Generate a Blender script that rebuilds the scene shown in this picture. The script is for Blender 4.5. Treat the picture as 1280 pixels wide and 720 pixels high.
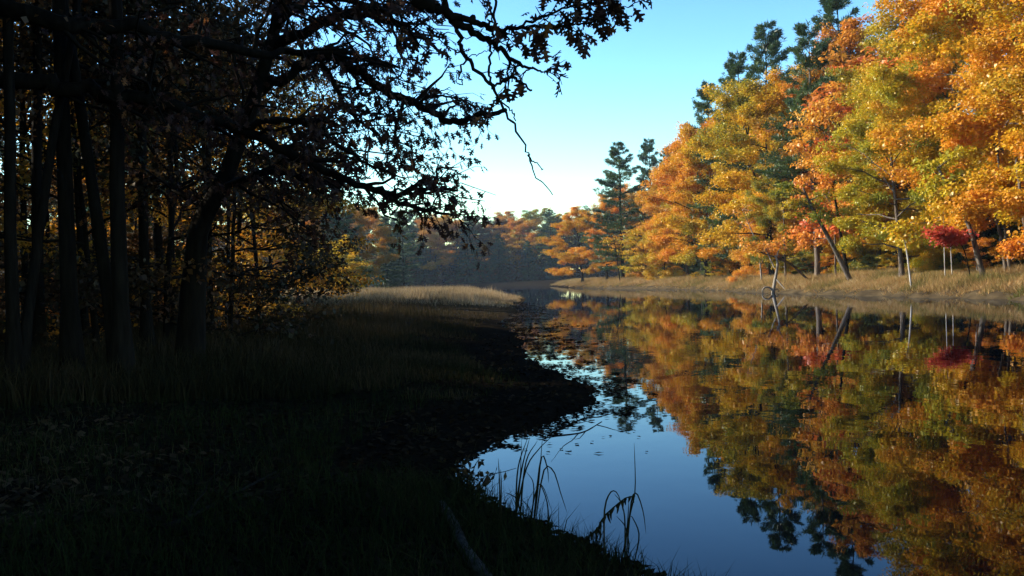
import bpy, math, random
import numpy as np
from mathutils import Vector, Matrix

for o in list(bpy.data.objects):
    bpy.data.objects.remove(o)
SC = bpy.context.scene
COL = SC.collection
R = math.radians

# ------------------------------------------------------------------ camera
F = 1250.0                       # focal length in pixels of a 1280 px wide picture
EYE = 1.7
ROLL = 0.0314
PITCH = math.atan2(10, F)
_f = Vector((0, math.cos(PITCH), -math.sin(PITCH)))
_r0 = Vector((1, 0, 0))
_u0 = _r0.cross(_f)
_r = _r0 * math.cos(ROLL) - _u0 * math.sin(ROLL)
_u = _u0 * math.cos(ROLL) + _r0 * math.sin(ROLL)
cam = bpy.data.cameras.new('camera')
cam.sensor_width = 36.0
cam.lens = 36.0 * F / 1280.0
cam.clip_start = 0.05
cam.clip_end = 8000
camo = bpy.data.objects.new('camera', cam)
COL.objects.link(camo)
camo.matrix_world = Matrix(((_r.x, _u.x, -_f.x, 0), (_r.y, _u.y, -_f.y, 0),
                            (_r.z, _u.z, -_f.z, EYE), (0, 0, 0, 1)))
SC.camera = camo

# ------------------------------------------------------------------ sky, sun, exposure
SUN_EL, SUN_AZ = 27.0, -77.0      # azimuth from +Y (ahead), negative is to the left
world = bpy.data.worlds.new('World')
SC.world = world
world.use_nodes = True
nt = world.node_tree
sky = nt.nodes.new('ShaderNodeTexSky')
sky.sky_type = 'NISHITA'
sky.sun_disc = False
sky.sun_elevation = R(SUN_EL)
sky.sun_rotation = R(SUN_AZ)
sky.altitude = 50
sky.air_density = 1.15
sky.dust_density = 0.3
sky.ozone_density = 1.0
bg = nt.nodes['Background']
bg.inputs['Strength'].default_value = 0.12
def sky_mul(col, src):                          # multiply the whole sky by one colour
    m = nt.nodes.new('ShaderNodeMix'); m.data_type = 'RGBA'; m.blend_type = 'MULTIPLY'
    m.inputs['Factor'].default_value = 1.0
    m.inputs['B'].default_value = (*col, 1)
    nt.links.new(src, m.inputs['A'])
    return m
SKY_G = 1.8                                     # contrast of the camera, the same all over the sky
m1 = sky_mul((0.27 * .87, 0.27 * .985, 0.27 * 1.02), sky.outputs[0])
gm = nt.nodes.new('ShaderNodeGamma'); gm.inputs['Gamma'].default_value = SKY_G
nt.links.new(m1.outputs['Result'], gm.inputs['Color'])
m2 = sky_mul((3.7, 3.7, 3.7), gm.outputs[0])
nt.links.new(m2.outputs['Result'], bg.inputs['Color'])

sun = bpy.data.lights.new('sun', 'SUN')
sun.energy = 5.0
sun.angle = R(0.5)
sun.color = (1.0, 0.90, 0.74)
suno = bpy.data.objects.new('sun', sun)
COL.objects.link(suno)
sd = Vector((math.sin(R(SUN_AZ)) * math.cos(R(SUN_EL)), math.cos(R(SUN_AZ)) * math.cos(R(SUN_EL)), math.sin(R(SUN_EL))))
suno.rotation_euler = sd.to_track_quat('Z', 'Y').to_euler()
suno.location = sd * 200

SC.view_settings.view_transform = 'Standard'
SC.view_settings.look = 'None'
SC.view_settings.exposure = 1.15
SC.view_settings.gamma = 1.0
SC.view_settings.use_curve_mapping = False
SC.render.engine = 'CYCLES'
cy = SC.cycles
cy.max_bounces = 6
cy.diffuse_bounces = 3
cy.glossy_bounces = 3
cy.transmission_bounces = 4
cy.volume_bounces = 0
cy.transparent_max_bounces = 4
cy.caustics_reflective = False
cy.caustics_refractive = False
cy.use_denoising = True
cy.sample_clamp_indirect = 4.0

# ------------------------------------------------------------------ helpers
def ray(px, py):
    return _f + _r * ((px - 640) / F) + _u * ((360 - py) / F)

def at(px, py, Y):
    d = ray(px, py)
    t = Y / d.y
    return np.array((d.x * t, Y, EYE + d.z * t))

def gnd(px, py, z=0.0):
    d = ray(px, py)
    t = (z - EYE) / d.z
    return np.array((d.x * t, d.y * t, z))

def project(p):
    """world points (n,3) -> pixel x, y, depth"""
    q = np.asarray(p, float) - np.array((0, 0, EYE))
    x = q @ np.array(_r); y = q @ np.array(_u); z = q @ np.array(_f)
    z = np.where(np.abs(z) < 1e-6, 1e-6, z)
    return 640 + F * x / z, 360 - F * y / z, z

def mesh_of(name, verts, quads=None, tris=None, attrs=None, smooth=False):
    me = bpy.data.meshes.new(name)
    verts = np.ascontiguousarray(verts, dtype=np.float32)
    nq = 0 if quads is None else len(quads)
    ntr = 0 if tris is None else len(tris)
    li = []
    if nq: li.append(np.asarray(quads).reshape(-1))
    if ntr: li.append(np.asarray(tris).reshape(-1))
    li = np.concatenate(li).astype(np.int32)
    tot = np.concatenate([np.full(nq, 4), np.full(ntr, 3)]).astype(np.int32)
    start = np.concatenate([[0], np.cumsum(tot)[:-1]]).astype(np.int32)
    me.vertices.add(len(verts)); me.vertices.foreach_set('co', verts.reshape(-1))
    me.loops.add(len(li)); me.loops.foreach_set('vertex_index', li)
    me.polygons.add(len(tot)); me.polygons.foreach_set('loop_start', start)
    me.polygons.foreach_set('loop_total', tot)
    if smooth:
        me.polygons.foreach_set('use_smooth', np.ones(len(tot), dtype=bool))
    me.update(calc_edges=True)
    for k, (dom, vals) in (attrs or {}).items():
        a = me.attributes.new(k, 'FLOAT', dom)
        a.data.foreach_set('value', np.ascontiguousarray(vals, dtype=np.float32))
    me.validate(verbose=False)
    return me

def obj(name, me, mat=None, parent=None, loc=None):
    o = bpy.data.objects.new(name, me)
    COL.objects.link(o)
    if mat is not None and me is not None and len(me.materials) == 0:
        me.materials.append(mat)
    if parent is not None:
        o.parent = parent
    if loc is not None:
        o.location = loc
    return o

def tag(o, label=None, cat=None, group=None, kind=None):
    if label: o['label'] = label
    if cat: o['category'] = cat
    if group: o['group'] = group
    if kind: o['kind'] = kind
    return o

def empty(name, loc=(0, 0, 0), rz=0.0):
    o = bpy.data.objects.new(name, None)
    COL.objects.link(o)
    o.empty_display_size = 0.3
    o.location = loc
    o.rotation_euler = (0, 0, rz)
    return o

class Geo:
    """collects verts / quads / tris"""
    def __init__(s):
        s.v = []; s.q = []; s.t = []; s.n = 0
    def add(s, v, q=None, t=None):
        v = np.asarray(v, float)
        s.v.append(v)
        if q is not None and len(q): s.q.append(np.asarray(q) + s.n)
        if t is not None and len(t): s.t.append(np.asarray(t) + s.n)
        s.n += len(v)
    def mesh(s, name, smooth=False, attrs=None):
        return mesh_of(name, np.concatenate(s.v), np.concatenate(s.q) if s.q else None,
                       np.concatenate(s.t) if s.t else None, attrs, smooth)

def tube(geo, pts, rad, sides=6, rng=None, rough=0.0):
    pts = np.asarray(pts, float); n = len(pts)
    rad = np.asarray(rad, float)
    if rad.ndim == 0: rad = np.full(n, float(rad))
    tan = np.gradient(pts, axis=0)
    tan /= (np.linalg.norm(tan, axis=1, keepdims=True) + 1e-9)
    ref = np.array((0, 0, 1.0)) if abs(tan[0][2]) < 0.8 else np.array((1.0, 0, 0))
    a = np.cross(tan[0], ref); a /= np.linalg.norm(a)
    ring = np.arange(sides) * 2 * math.pi / sides
    vs = np.zeros((n, sides, 3))
    for i in range(n):
        a = a - tan[i] * np.dot(a, tan[i]); a /= (np.linalg.norm(a) + 1e-9)
        b = np.cross(tan[i], a)
        rr = rad[i]
        if rng is not None and rough > 0:
            rr = rr * (1 + rough * rng.uniform(-1, 1, sides))
            vs[i] = pts[i] + np.outer(np.cos(ring) * rr, a) + np.outer(np.sin(ring) * rr, b)
        else:
            vs[i] = pts[i] + rr * (np.outer(np.cos(ring), a) + np.outer(np.sin(ring), b))
    idx = np.arange(n * sides).reshape(n, sides)
    q = np.stack([idx[:-1], np.roll(idx[:-1], -1, 1), np.roll(idx[1:], -1, 1), idx[1:]], -1).reshape(-1, 4)
    v = np.concatenate([vs.reshape(-1, 3), pts[-1:]], 0)
    t = np.stack([idx[-1], np.roll(idx[-1], -1), np.full(sides, n * sides)], -1)
    geo.add(v, q, t)

def smooth_path(p, n):
    """Catmull-Rom through control points (columns interpolated alike)"""
    p = np.asarray(p, float)
    if len(p) < 3:
        t = np.linspace(0, 1, n)[:, None]
        return p[0] * (1 - t) + p[-1] * t
    P = np.concatenate([[2 * p[0] - p[1]], p, [2 * p[-1] - p[-2]]])
    out = []
    for u in np.linspace(0, len(p) - 1, n):
        i = min(int(u), len(p) - 2); t = u - i
        a, b, c, d = P[i], P[i + 1], P[i + 2], P[i + 3]
        out.append(0.5 * (2 * b + (c - a) * t + (2 * a - 5 * b + 4 * c - d) * t * t + (3 * b - a - 3 * c + d) * t ** 3))
    return np.array(out)

def norm(v):
    return v / (np.linalg.norm(v, axis=-1, keepdims=True) + 1e-9)

_vn = np.random.default_rng(77).random((256, 256))
def vnoise(x, y):
    x = np.asarray(x, float); y = np.asarray(y, float)
    xi = np.floor(x).astype(int); yi = np.floor(y).astype(int)
    fx = x - xi; fy = y - yi
    fx = fx * fx * (3 - 2 * fx); fy = fy * fy * (3 - 2 * fy)
    g = lambda a, b: _vn[a & 255, b & 255]
    return (g(xi, yi) * (1 - fx) + g(xi + 1, yi) * fx) * (1 - fy) + (g(xi, yi + 1) * (1 - fx) + g(xi + 1, yi + 1) * fx) * fy

def sstep(a, b, x):
    t = np.clip((x - a) / (b - a), 0, 1)
    return t * t * (3 - 2 * t)

# ------------------------------------------------------------------ materials
def new_mat(name):
    m = bpy.data.materials.new(name)
    m.use_nodes = True
    n = m.node_tree
    n.nodes.clear()
    out = n.nodes.new('ShaderNodeOutputMaterial')
    return m, n, out

def ramp(n, stops):
    r = n.nodes.new('ShaderNodeValToRGB')
    e = r.color_ramp.elements
    while len(e) < len(stops): e.new(0.5)
    for i, (p, c) in enumerate(stops):
        e[i].position = p; e[i].color = (*c, 1)
    return r

def leaf_mat(name, stops, trans=0.4, gloss=0.06, patch=0.16, patch_amt=0.55):
    """stops: colours over (per-leaf chance + slow patches through the crown)"""
    m, n, out = new_mat(name)
    at1 = n.nodes.new('ShaderNodeAttribute'); at1.attribute_name = 'rnd'
    at2 = n.nodes.new('ShaderNodeAttribute'); at2.attribute_name = 'clump'
    tc = n.nodes.new('ShaderNodeTexCoord')
    oi = n.nodes.new('ShaderNodeObjectInfo')
    nz = n.nodes.new('ShaderNodeTexNoise'); nz.noise_dimensions = '4D'
    nz.inputs['Scale'].default_value = patch
    nz.inputs['Detail'].default_value = 2
    n.links.new(tc.outputs['Object'], nz.inputs['Vector'])
    mul = n.nodes.new('ShaderNodeMath'); mul.operation = 'MULTIPLY'; mul.inputs[1].default_value = 40
    n.links.new(oi.outputs['Random'], mul.inputs[0]); n.links.new(mul.outputs[0], nz.inputs['W'])
    a = n.nodes.new('ShaderNodeMath'); a.operation = 'MULTIPLY_ADD'; a.inputs[1].default_value = 0.30; a.inputs[2].default_value = -0.15
    n.links.new(at1.outputs['Fac'], a.inputs[0])
    b = n.nodes.new('ShaderNodeMath'); b.operation = 'MULTIPLY_ADD'; b.inputs[1].default_value = 0.55; b.inputs[2].default_value = -0.275
    n.links.new(at2.outputs['Fac'], b.inputs[0])
    c = n.nodes.new('ShaderNodeMapRange')
    c.inputs['From Min'].default_value = 0.5 - 0.25 / max(patch_amt, .01) * 0.6
    c.inputs['From Max'].default_value = 0.5 + 0.25 / max(patch_amt, .01) * 0.6
    n.links.new(nz.outputs['Fac'], c.inputs['Value'])
    s1 = n.nodes.new('ShaderNodeMath'); n.links.new(a.outputs[0], s1.inputs[0]); n.links.new(b.outputs[0], s1.inputs[1])
    s2 = n.nodes.new('ShaderNodeMath'); n.links.new(s1.outputs[0], s2.inputs[0]); n.links.new(c.outputs[0], s2.inputs[1]); s2.use_clamp = True
    rp = ramp(n, stops)
    n.links.new(s2.outputs[0], rp.inputs[0])
    df = n.nodes.new('ShaderNodeBsdfDiffuse'); tr = n.nodes.new('ShaderNodeBsdfTranslucent')
    n.links.new(rp.outputs[0], df.inputs['Color']); n.links.new(rp.outputs[0], tr.inputs['Color'])
    mx = n.nodes.new('ShaderNodeMixShader'); mx.inputs[0].default_value = trans
    n.links.new(df.outputs[0], mx.inputs[1]); n.links.new(tr.outputs[0], mx.inputs[2])
    gl = n.nodes.new('ShaderNodeBsdfGlossy'); gl.inputs['Roughness'].default_value = 0.45
    gl.inputs['Color'].default_value = (0.9, 0.9, 0.85, 1)
    mg = n.nodes.new('ShaderNodeMixShader'); mg.inputs[0].default_value = gloss
    n.links.new(mx.outputs[0], mg.inputs[1]); n.links.new(gl.outputs[0], mg.inputs[2])
    n.links.new(mg.outputs[0], out.inputs['Surface'])
    return m

def bark_mat(name, c1, c2, scale=6.0, bump=0.5):
    m, n, out = new_mat(name)
    tc = n.nodes.new('ShaderNodeTexCoord')
    mp = n.nodes.new('ShaderNodeMapping'); mp.inputs['Scale'].default_value = (1, 1, 0.18)
    n.links.new(tc.outputs['Object'], mp.inputs['Vector'])
    nz = n.nodes.new('ShaderNodeTexNoise'); nz.inputs['Scale'].default_value = scale * 2; nz.inputs['Detail'].default_value = 6
    n.links.new(mp.outputs[0], nz.inputs['Vector'])
    rp = ramp(n, [(0.3, c1), (0.7, c2)])
    n.links.new(nz.outputs['Fac'], rp.inputs[0])
    p = n.nodes.new('ShaderNodeBsdfPrincipled'); p.inputs['Roughness'].default_value = 0.9
    p.inputs['Specular IOR Level'].default_value = 0.03
    n.links.new(rp.outputs[0], p.inputs['Base Color'])
    bp = n.nodes.new('ShaderNodeBump'); bp.inputs['Strength'].default_value = bump; bp.inputs['Distance'].default_value = 0.03
    n.links.new(nz.outputs['Fac'], bp.inputs['Height']); n.links.new(bp.outputs[0], p.inputs['Normal'])
    n.links.new(p.outputs[0], out.inputs['Surface'])
    return m

def grass_mat(name, stops, trans=0.3):
    m, n, out = new_mat(name)
    at1 = n.nodes.new('ShaderNodeAttribute'); at1.attribute_name = 'rnd'
    tc = n.nodes.new('ShaderNodeTexCoord')
    nz = n.nodes.new('ShaderNodeTexNoise'); nz.inputs['Scale'].default_value = 0.35; nz.inputs['Detail'].default_value = 3
    n.links.new(tc.outputs['Object'], nz.inputs['Vector'])
    a = n.nodes.new('ShaderNodeMath'); a.operation = 'MULTIPLY_ADD'; a.inputs[1].default_value = 0.7; a.inputs[2].default_value = -0.35
    n.links.new(at1.outputs['Fac'], a.inputs[0])
    c = n.nodes.new('ShaderNodeMapRange'); c.inputs['From Min'].default_value = 0.28; c.inputs['From Max'].default_value = 0.72
    n.links.new(nz.outputs['Fac'], c.inputs['Value'])
    s = n.nodes.new('ShaderNodeMath'); s.use_clamp = True
    n.links.new(a.outputs[0], s.inputs[0]); n.links.new(c.outputs[0], s.inputs[1])
    rp = ramp(n, stops); n.links.new(s.outputs[0], rp.inputs[0])
    df = n.nodes.new('ShaderNodeBsdfDiffuse'); tr = n.nodes.new('ShaderNodeBsdfTranslucent')
    n.links.new(rp.outputs[0], df.inputs['Color']); n.links.new(rp.outputs[0], tr.inputs['Color'])
    mx = n.nodes.new('ShaderNodeMixShader'); mx.inputs[0].default_value = trans
    n.links.new(df.outputs[0], mx.inputs[1]); n.links.new(tr.outputs[0], mx.inputs[2])
    n.links.new(mx.outputs[0], out.inputs['Surface'])
    return m

M = {}
M['orange'] = leaf_mat('leaf_orange', [(0.0, (.46, .30, .02)), (.3, (.62, .32, .018)), (.65, (.70, .28, .018)), (1, (.68, .22, .022))], gloss=.03)
M['gold'] = leaf_mat('leaf_gold', [(0.0, (.22, .21, .02)), (.25, (.48, .34, .018)), (.6, (.66, .36, .014)), (1, (.68, .28, .016))], gloss=.03)
M['yellowgreen'] = leaf_mat('leaf_yellow_green', [(0.0, (.17, .19, .02)), (.35, (.38, .33, .02)), (.65, (.58, .40, .018)), (1, (.66, .32, .018))], gloss=.03)
M['olive'] = leaf_mat('leaf_olive', [(0.0, (.09, .12, .02)), (.35, (.24, .23, .02)), (.65, (.46, .32, .018)), (1, (.60, .30, .018))], gloss=.03)
M['rust'] = leaf_mat('leaf_rust', [(0.0, (.32, .20, .022)), (.35, (.50, .26, .02)), (.7, (.60, .24, .02)), (1, (.56, .18, .022))], gloss=.03)
M['coral'] = leaf_mat('leaf_coral', [(0.0, (.62, .34, .03)), (.4, (.68, .29, .03)), (1, (.70, .23, .035))], gloss=.03)
M['scarlet'] = leaf_mat('leaf_scarlet', [(0.0, (.56, .26, .03)), (.5, (.62, .17, .035)), (1, (.60, .12, .035))], gloss=.03)
M['red'] = leaf_mat('leaf_red', [(0.0, (.46, .10, .03)), (.5, (.52, .06, .035)), (1, (.46, .035, .03))], gloss=.03)
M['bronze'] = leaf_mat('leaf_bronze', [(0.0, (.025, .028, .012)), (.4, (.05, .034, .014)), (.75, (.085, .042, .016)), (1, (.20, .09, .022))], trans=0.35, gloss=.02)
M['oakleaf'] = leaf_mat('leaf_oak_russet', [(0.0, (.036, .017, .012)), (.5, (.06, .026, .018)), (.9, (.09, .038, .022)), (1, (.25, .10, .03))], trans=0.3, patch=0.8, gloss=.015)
M['needle'] = leaf_mat('pine_needles', [(0.0, (.022, .05, .018)), (.5, (.045, .085, .026)), (1, (.10, .14, .032))], trans=0.25, gloss=0.05)
M['hemlock'] = leaf_mat('hemlock_needles', [(0.0, (.012, .034, .012)), (.5, (.025, .06, .018)), (1, (.05, .09, .024))], trans=0.25, gloss=0.04)
M['shrub'] = leaf_mat('leaf_shrub_green', [(0.0, (.05, .08, .02)), (.5, (.10, .13, .025)), (1, (.26, .22, .03))])
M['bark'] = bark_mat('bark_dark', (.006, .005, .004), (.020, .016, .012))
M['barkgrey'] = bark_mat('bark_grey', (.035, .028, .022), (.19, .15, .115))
M['logwood'] = bark_mat('log_bark', (.02, .017, .014), (.085, .068, .052))
M['birch'] = bark_mat('bark_birch', (.20, .18, .15), (.50, .46, .41), scale=4, bump=.2)
M['dead'] = bark_mat('dead_wood', (.09, .075, .06), (.34, .29, .23), scale=8)
M['drygrass'] = grass_mat('grass_straw', [(0.0, (.10, .11, .03)), (.2, (.24, .17, .06)), (.55, (.37, .245, .10)), (.8, (.36, .19, .07)), (1, (.48, .36, .18))])
M['marsh'] = grass_mat('grass_marsh', [(0.0, (.12, .08, .035)), (.35, (.26, .175, .085)), (.8, (.37, .26, .135)), (1, (.50, .38, .22))])
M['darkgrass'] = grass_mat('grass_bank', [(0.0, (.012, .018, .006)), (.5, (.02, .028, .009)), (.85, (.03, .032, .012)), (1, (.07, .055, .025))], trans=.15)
M['shadegrass'] = grass_mat('grass_shade_tinted', [(0.0, (.018, .018, .008)), (.5, (.034, .027, .013)), (1, (.075, .05, .026))], trans=.15)  # darker copy of the marsh grass, shade painted into its colour
M['litter'] = grass_mat('leaf_litter', [(0.0, (.010, .008, .006)), (.5, (.022, .015, .009)), (.9, (.04, .026, .014)), (1, (.09, .055, .03))], trans=0.1)
M['reed'] = grass_mat('reed_blade', [(0.0, (.018, .02, .009)), (.5, (.032, .03, .013)), (1, (.06, .045, .02))], trans=0.15)

def ground_mat():
    m, n, out = new_mat('ground_soil')
    tc = n.nodes.new('ShaderNodeTexCoord')
    nz = n.nodes.new('ShaderNodeTexNoise'); nz.inputs['Scale'].default_value = 1.3; nz.inputs['Detail'].default_value = 8
    nz2 = n.nodes.new('ShaderNodeTexNoise'); nz2.inputs['Scale'].default_value = 22; nz2.inputs['Detail'].default_value = 5
    n.links.new(tc.outputs['Object'], nz.inputs['Vector']); n.links.new(tc.outputs['Object'], nz2.inputs['Vector'])
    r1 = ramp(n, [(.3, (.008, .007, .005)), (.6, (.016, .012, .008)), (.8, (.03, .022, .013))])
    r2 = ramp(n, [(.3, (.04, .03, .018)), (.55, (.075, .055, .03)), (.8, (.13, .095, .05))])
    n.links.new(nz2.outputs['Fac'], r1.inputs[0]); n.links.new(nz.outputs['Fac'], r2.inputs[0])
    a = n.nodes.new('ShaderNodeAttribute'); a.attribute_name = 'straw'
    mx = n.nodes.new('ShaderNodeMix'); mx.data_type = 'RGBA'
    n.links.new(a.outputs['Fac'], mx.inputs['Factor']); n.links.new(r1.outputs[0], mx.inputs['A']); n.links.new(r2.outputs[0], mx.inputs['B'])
    p = n.nodes.new('ShaderNodeBsdfPrincipled'); p.inputs['Roughness'].default_value = 0.95; p.inputs['Specular IOR Level'].default_value = 0
    n.links.new(mx.outputs['Result'], p.inputs['Base Color'])
    bp = n.nodes.new('ShaderNodeBump'); bp.inputs['Strength'].default_value = .8; bp.inputs['Distance'].default_value = .04
    n.links.new(nz2.outputs['Fac'], bp.inputs['Height']); n.links.new(bp.outputs[0], p.inputs['Normal'])
    n.links.new(p.outputs[0], out.inputs['Surface'])
    return m
M['ground'] = ground_mat()

def water_mat():
    m, n, out = new_mat('river_water')
    tc = n.nodes.new('ShaderNodeTexCoord')
    mp = n.nodes.new('ShaderNodeMapping'); mp.inputs['Scale'].default_value = (0.9, 0.55, 1)
    n.links.new(tc.outputs['Object'], mp.inputs['Vector'])
    nz = n.nodes.new('ShaderNodeTexNoise'); nz.inputs['Scale'].default_value = 2.2; nz.inputs['Detail'].default_value = 2
    n.links.new(mp.outputs[0], nz.inputs['Vector'])
    big = n.nodes.new('ShaderNodeTexNoise'); big.inputs['Scale'].default_value = 0.06; big.inputs['Detail'].default_value = 1
    n.links.new(tc.outputs['Object'], big.inputs['Vector'])
    mr = n.nodes.new('ShaderNodeMapRange'); mr.inputs['From Min'].default_value = .35; mr.inputs['From Max'].default_value = .65
    mr.inputs['To Min'].default_value = 0.15; mr.inputs['To Max'].default_value = 1.0
    n.links.new(big.outputs['Fac'], mr.inputs['Value'])
    ml = n.nodes.new('ShaderNodeMath'); ml.operation = 'MULTIPLY'
    n.links.new(nz.outputs['Fac'], ml.inputs[0]); n.links.new(mr.outputs[0], ml.inputs[1])
    bp = n.nodes.new('ShaderNodeBump'); bp.inputs['Strength'].default_value = 1.0; bp.inputs['Distance'].default_value = 0.003
    n.links.new(ml.outputs[0], bp.inputs['Height'])
    df = n.nodes.new('ShaderNodeBsdfDiffuse'); df.inputs['Color'].default_value = (.003, .004, .005, 1)
    gl = n.nodes.new('ShaderNodeBsdfGlossy'); gl.inputs['Roughness'].default_value = 0.012
    gl.inputs['Color'].default_value = (.80, .86, 1.0, 1)
    fr = n.nodes.new('ShaderNodeFresnel'); fr.inputs['IOR'].default_value = 1.175
    mx = n.nodes.new('ShaderNodeMixShader')
    n.links.new(bp.outputs[0], gl.inputs['Normal']); n.links.new(bp.outputs[0], fr.inputs['Normal'])
    n.links.new(fr.outputs[0], mx.inputs[0]); n.links.new(df.outputs[0], mx.inputs[1]); n.links.new(gl.outputs[0], mx.inputs[2])
    n.links.new(mx.outputs[0], out.inputs['Surface'])
    return m
M['water'] = water_mat()

# ------------------------------------------------------------------ terrain
LPX = [(818, 720), (752, 692), (690, 664), (640, 643), (598, 617), (574, 594), (590, 572), (640, 547), (700, 524), (742, 500),
       (736, 482), (702, 466), (667, 450), (660, 436), (652, 418), (628, 404), (640, 392), (652, 380), (655, 373)]
left = [(9, -120), (6.5, -40), (4.4, -8), (2.6, 2), (1.35, 4.4)] + [tuple(gnd(*p)[:2]) for p in LPX] + \
       [(-1.5, 120), (-7, 175), (-25, 222), (-60, 240), (-200, 250)]
RPX = [(720, 360), (790, 361), (860, 362), (960, 366), (1060, 369), (1160, 372), (1280, 375)]
right = [(-200, 296), (-60, 292), (-20, 290), (2, 278), (8, 240), (9.5, 205)] + [tuple(gnd(*p)[:2]) for p in RPX] + \
        [(24.6, 34), (25, 18), (26, 0), (28, -40), (31, -120)]
def densify(pl, seed, amp):
    pl = smooth_path(np.array(pl), len(pl) * 7)
    r = np.hypot(pl[:, 0], pl[:, 1])[:, None]
    return pl + np.random.default_rng(seed).normal(size=pl.shape) * amp * np.clip(r / 40, .1, 1.5)
left = densify(left, 1, .16); right = densify(right, 2, .28)
rr_ = np.random.default_rng(5)
RIV = np.concatenate([left, right])
SIDE = np.concatenate([np.zeros(len(left)), np.ones(len(right))])       # 0 left bank, 1 right bank

def shore(x, y):
    """signed distance to the waterline (positive on land) and which bank is nearest"""
    x = np.atleast_1d(np.asarray(x, float)); y = np.atleast_1d(np.asarray(y, float))
    best = np.full(x.shape, 1e18); side = np.zeros(x.shape); inside = np.zeros(x.shape, bool)
    n = len(RIV)
    for i in range(n):
        ax, ay = RIV[i]; bx, by = RIV[(i + 1) % n]
        cond = ((ay > y) != (by > y))
        xin = (bx - ax) * (y - ay) / (by - ay + 1e-12) + ax
        inside ^= cond & (x < xin)
        if SIDE[i] != SIDE[(i + 1) % n]:
            continue
        dx, dy = bx - ax, by - ay
        t = np.clip(((x - ax) * dx + (y - ay) * dy) / (dx * dx + dy * dy + 1e-12), 0, 1)
        d = (x - ax - t * dx) ** 2 + (y - ay - t * dy) ** 2
        u = d < best
        best[u] = d[u]; side[u] = SIDE[i]
    d = np.sqrt(best)
    return np.where(inside, -d, d), side

def height(x, y, detail=True):
    d, s = shore(x, y)
    x = np.atleast_1d(np.asarray(x, float)); y = np.atleast_1d(np.asarray(y, float))
    wob = (vnoise(x * 1.1 + 7, y * 1.1) - .5)
    dw = d + wob * np.where(s > .5, 1.2, .25)
    hl = .10 * sstep(-.05, .7, dw) + .16 * sstep(.5, 3.2, dw) + .22 * sstep(2, 9, dw) + .5 * sstep(8, 45, dw)
    hr = .35 * sstep(0, .9, dw) + .55 * sstep(.6, 4.0, dw) + .35 * sstep(3, 8, dw) + 1.6 * sstep(9, 60, dw)
    h = np.where(s > .5, hr, hl)
    h = h + np.where(d > 0.2, (vnoise(x * .6, y * .6) - .5) * .10 * sstep(.2, 2.5, d), 0)
    h = h + (vnoise(x * 3.1, y * 3.1) - .5) * .05 * sstep(.0, .6, d)
    h = np.where(d <= 0, -.7 * sstep(0, 2.5, -d) - .015 + wob * .02 * sstep(0, .6, -d) , h)
    far = np.hypot(x, y)
    h = h + np.where(d > 0, 6.0 * sstep(350, 900, far), 0)
    return h

def hz1(x, y):
    return float(height(np.array([x]), np.array([y]))[0])

def build_ground():
    rs = [0.5]
    while rs[-1] < 3500:
        r = rs[-1]
        rs.append(r + max(.07, r * .021))
    rs = np.array(rs)
    th = np.concatenate([np.arange(-36, 36, .4), np.arange(36, 324, 3.0)])
    th = np.radians(th)
    rg, tg = np.meshgrid(rs, th, indexing='ij')
    x = (rg * np.sin(tg)).ravel(); y = (rg * np.cos(tg)).ravel()
    z = height(x, y)
    d, s = shore(x, y)
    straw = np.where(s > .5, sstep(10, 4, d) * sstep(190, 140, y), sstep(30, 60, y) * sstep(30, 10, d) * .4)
    nr, ntg = rg.shape
    idx = np.arange(nr * ntg).reshape(nr, ntg)
    q = np.stack([idx[:-1], np.roll(idx[:-1], -1, 1), np.roll(idx[1:], -1, 1), idx[1:]], -1).reshape(-1, 4)
    cz = hz1(0, 0)
    v = np.concatenate([np.stack([x, y, z], 1), [[0, 0, cz]]])
    t = np.stack([np.full(ntg, nr * ntg), np.roll(idx[0], -1), idx[0]], -1)
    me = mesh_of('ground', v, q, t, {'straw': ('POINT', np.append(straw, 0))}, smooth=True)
    # face normals up
    if me.polygons[len(q) // 2].normal.z < 0:
        me.flip_normals()
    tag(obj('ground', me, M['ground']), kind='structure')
build_ground()

wv = np.array([(-260, -150, 0), (60, -150, 0), (60, 330, 0), (-260, 330, 0)], float)
tag(obj('river', mesh_of('river', wv, [[0, 1, 2, 3]]), M['water']), kind='structure')

# ------------------------------------------------------------------ foliage shapes
def kite_leaves(c, d, nrm, ln, wd, fold=.25):
    """folded four-sided leaves: returns verts (n*4,3), quads"""
    d = norm(d); s = norm(np.cross(d, nrm)); nn = np.cross(s, d)
    ln = ln[:, None]; wd = wd[:, None]
    v0 = c - d * ln * .5
    v1 = c + s * wd * .5 + nn * wd * fold
    v2 = c + d * ln * .5
    v3 = c - s * wd * .5 + nn * wd * fold
    v = np.stack([v0, v1, v2, v3], 1).reshape(-1, 3)
    q = np.arange(len(c) * 4).reshape(-1, 4)
    return v, q

def clump_leaves(rng, centers, rad, n_per, size, flat=.5):
    """leaf shells round clump centres; returns verts, quads, rnd, clump"""
    k = len(centers)
    n = k * n_per
    ci = np.repeat(np.arange(k), n_per)
    u = norm(rng.normal(size=(n, 3)))
    rr = rng.random(n) ** .45
    off = u * rr[:, None] * rad[ci][:, None]
    off[:, 2] *= flat
    c = centers[ci] + off
    out = norm(off * np.array((1, 1, .4)) + rng.normal(size=(n, 3)) * .25 * rad[ci][:, None])
    d = norm(out + rng.normal(size=(n, 3)) * .55 + np.array((0, 0, -.35)))
    nr = norm(np.array((0, 0, 1.0)) + rng.normal(size=(n, 3)) * .55 + out * .35)
    ln = size * rng.uniform(.5, 1.5, n)
    v, q = kite_leaves(c, d, nr, ln, ln * rng.uniform(.55, .85, n))
    return v, q, rng.random(n), rng.random(k)[ci]

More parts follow.
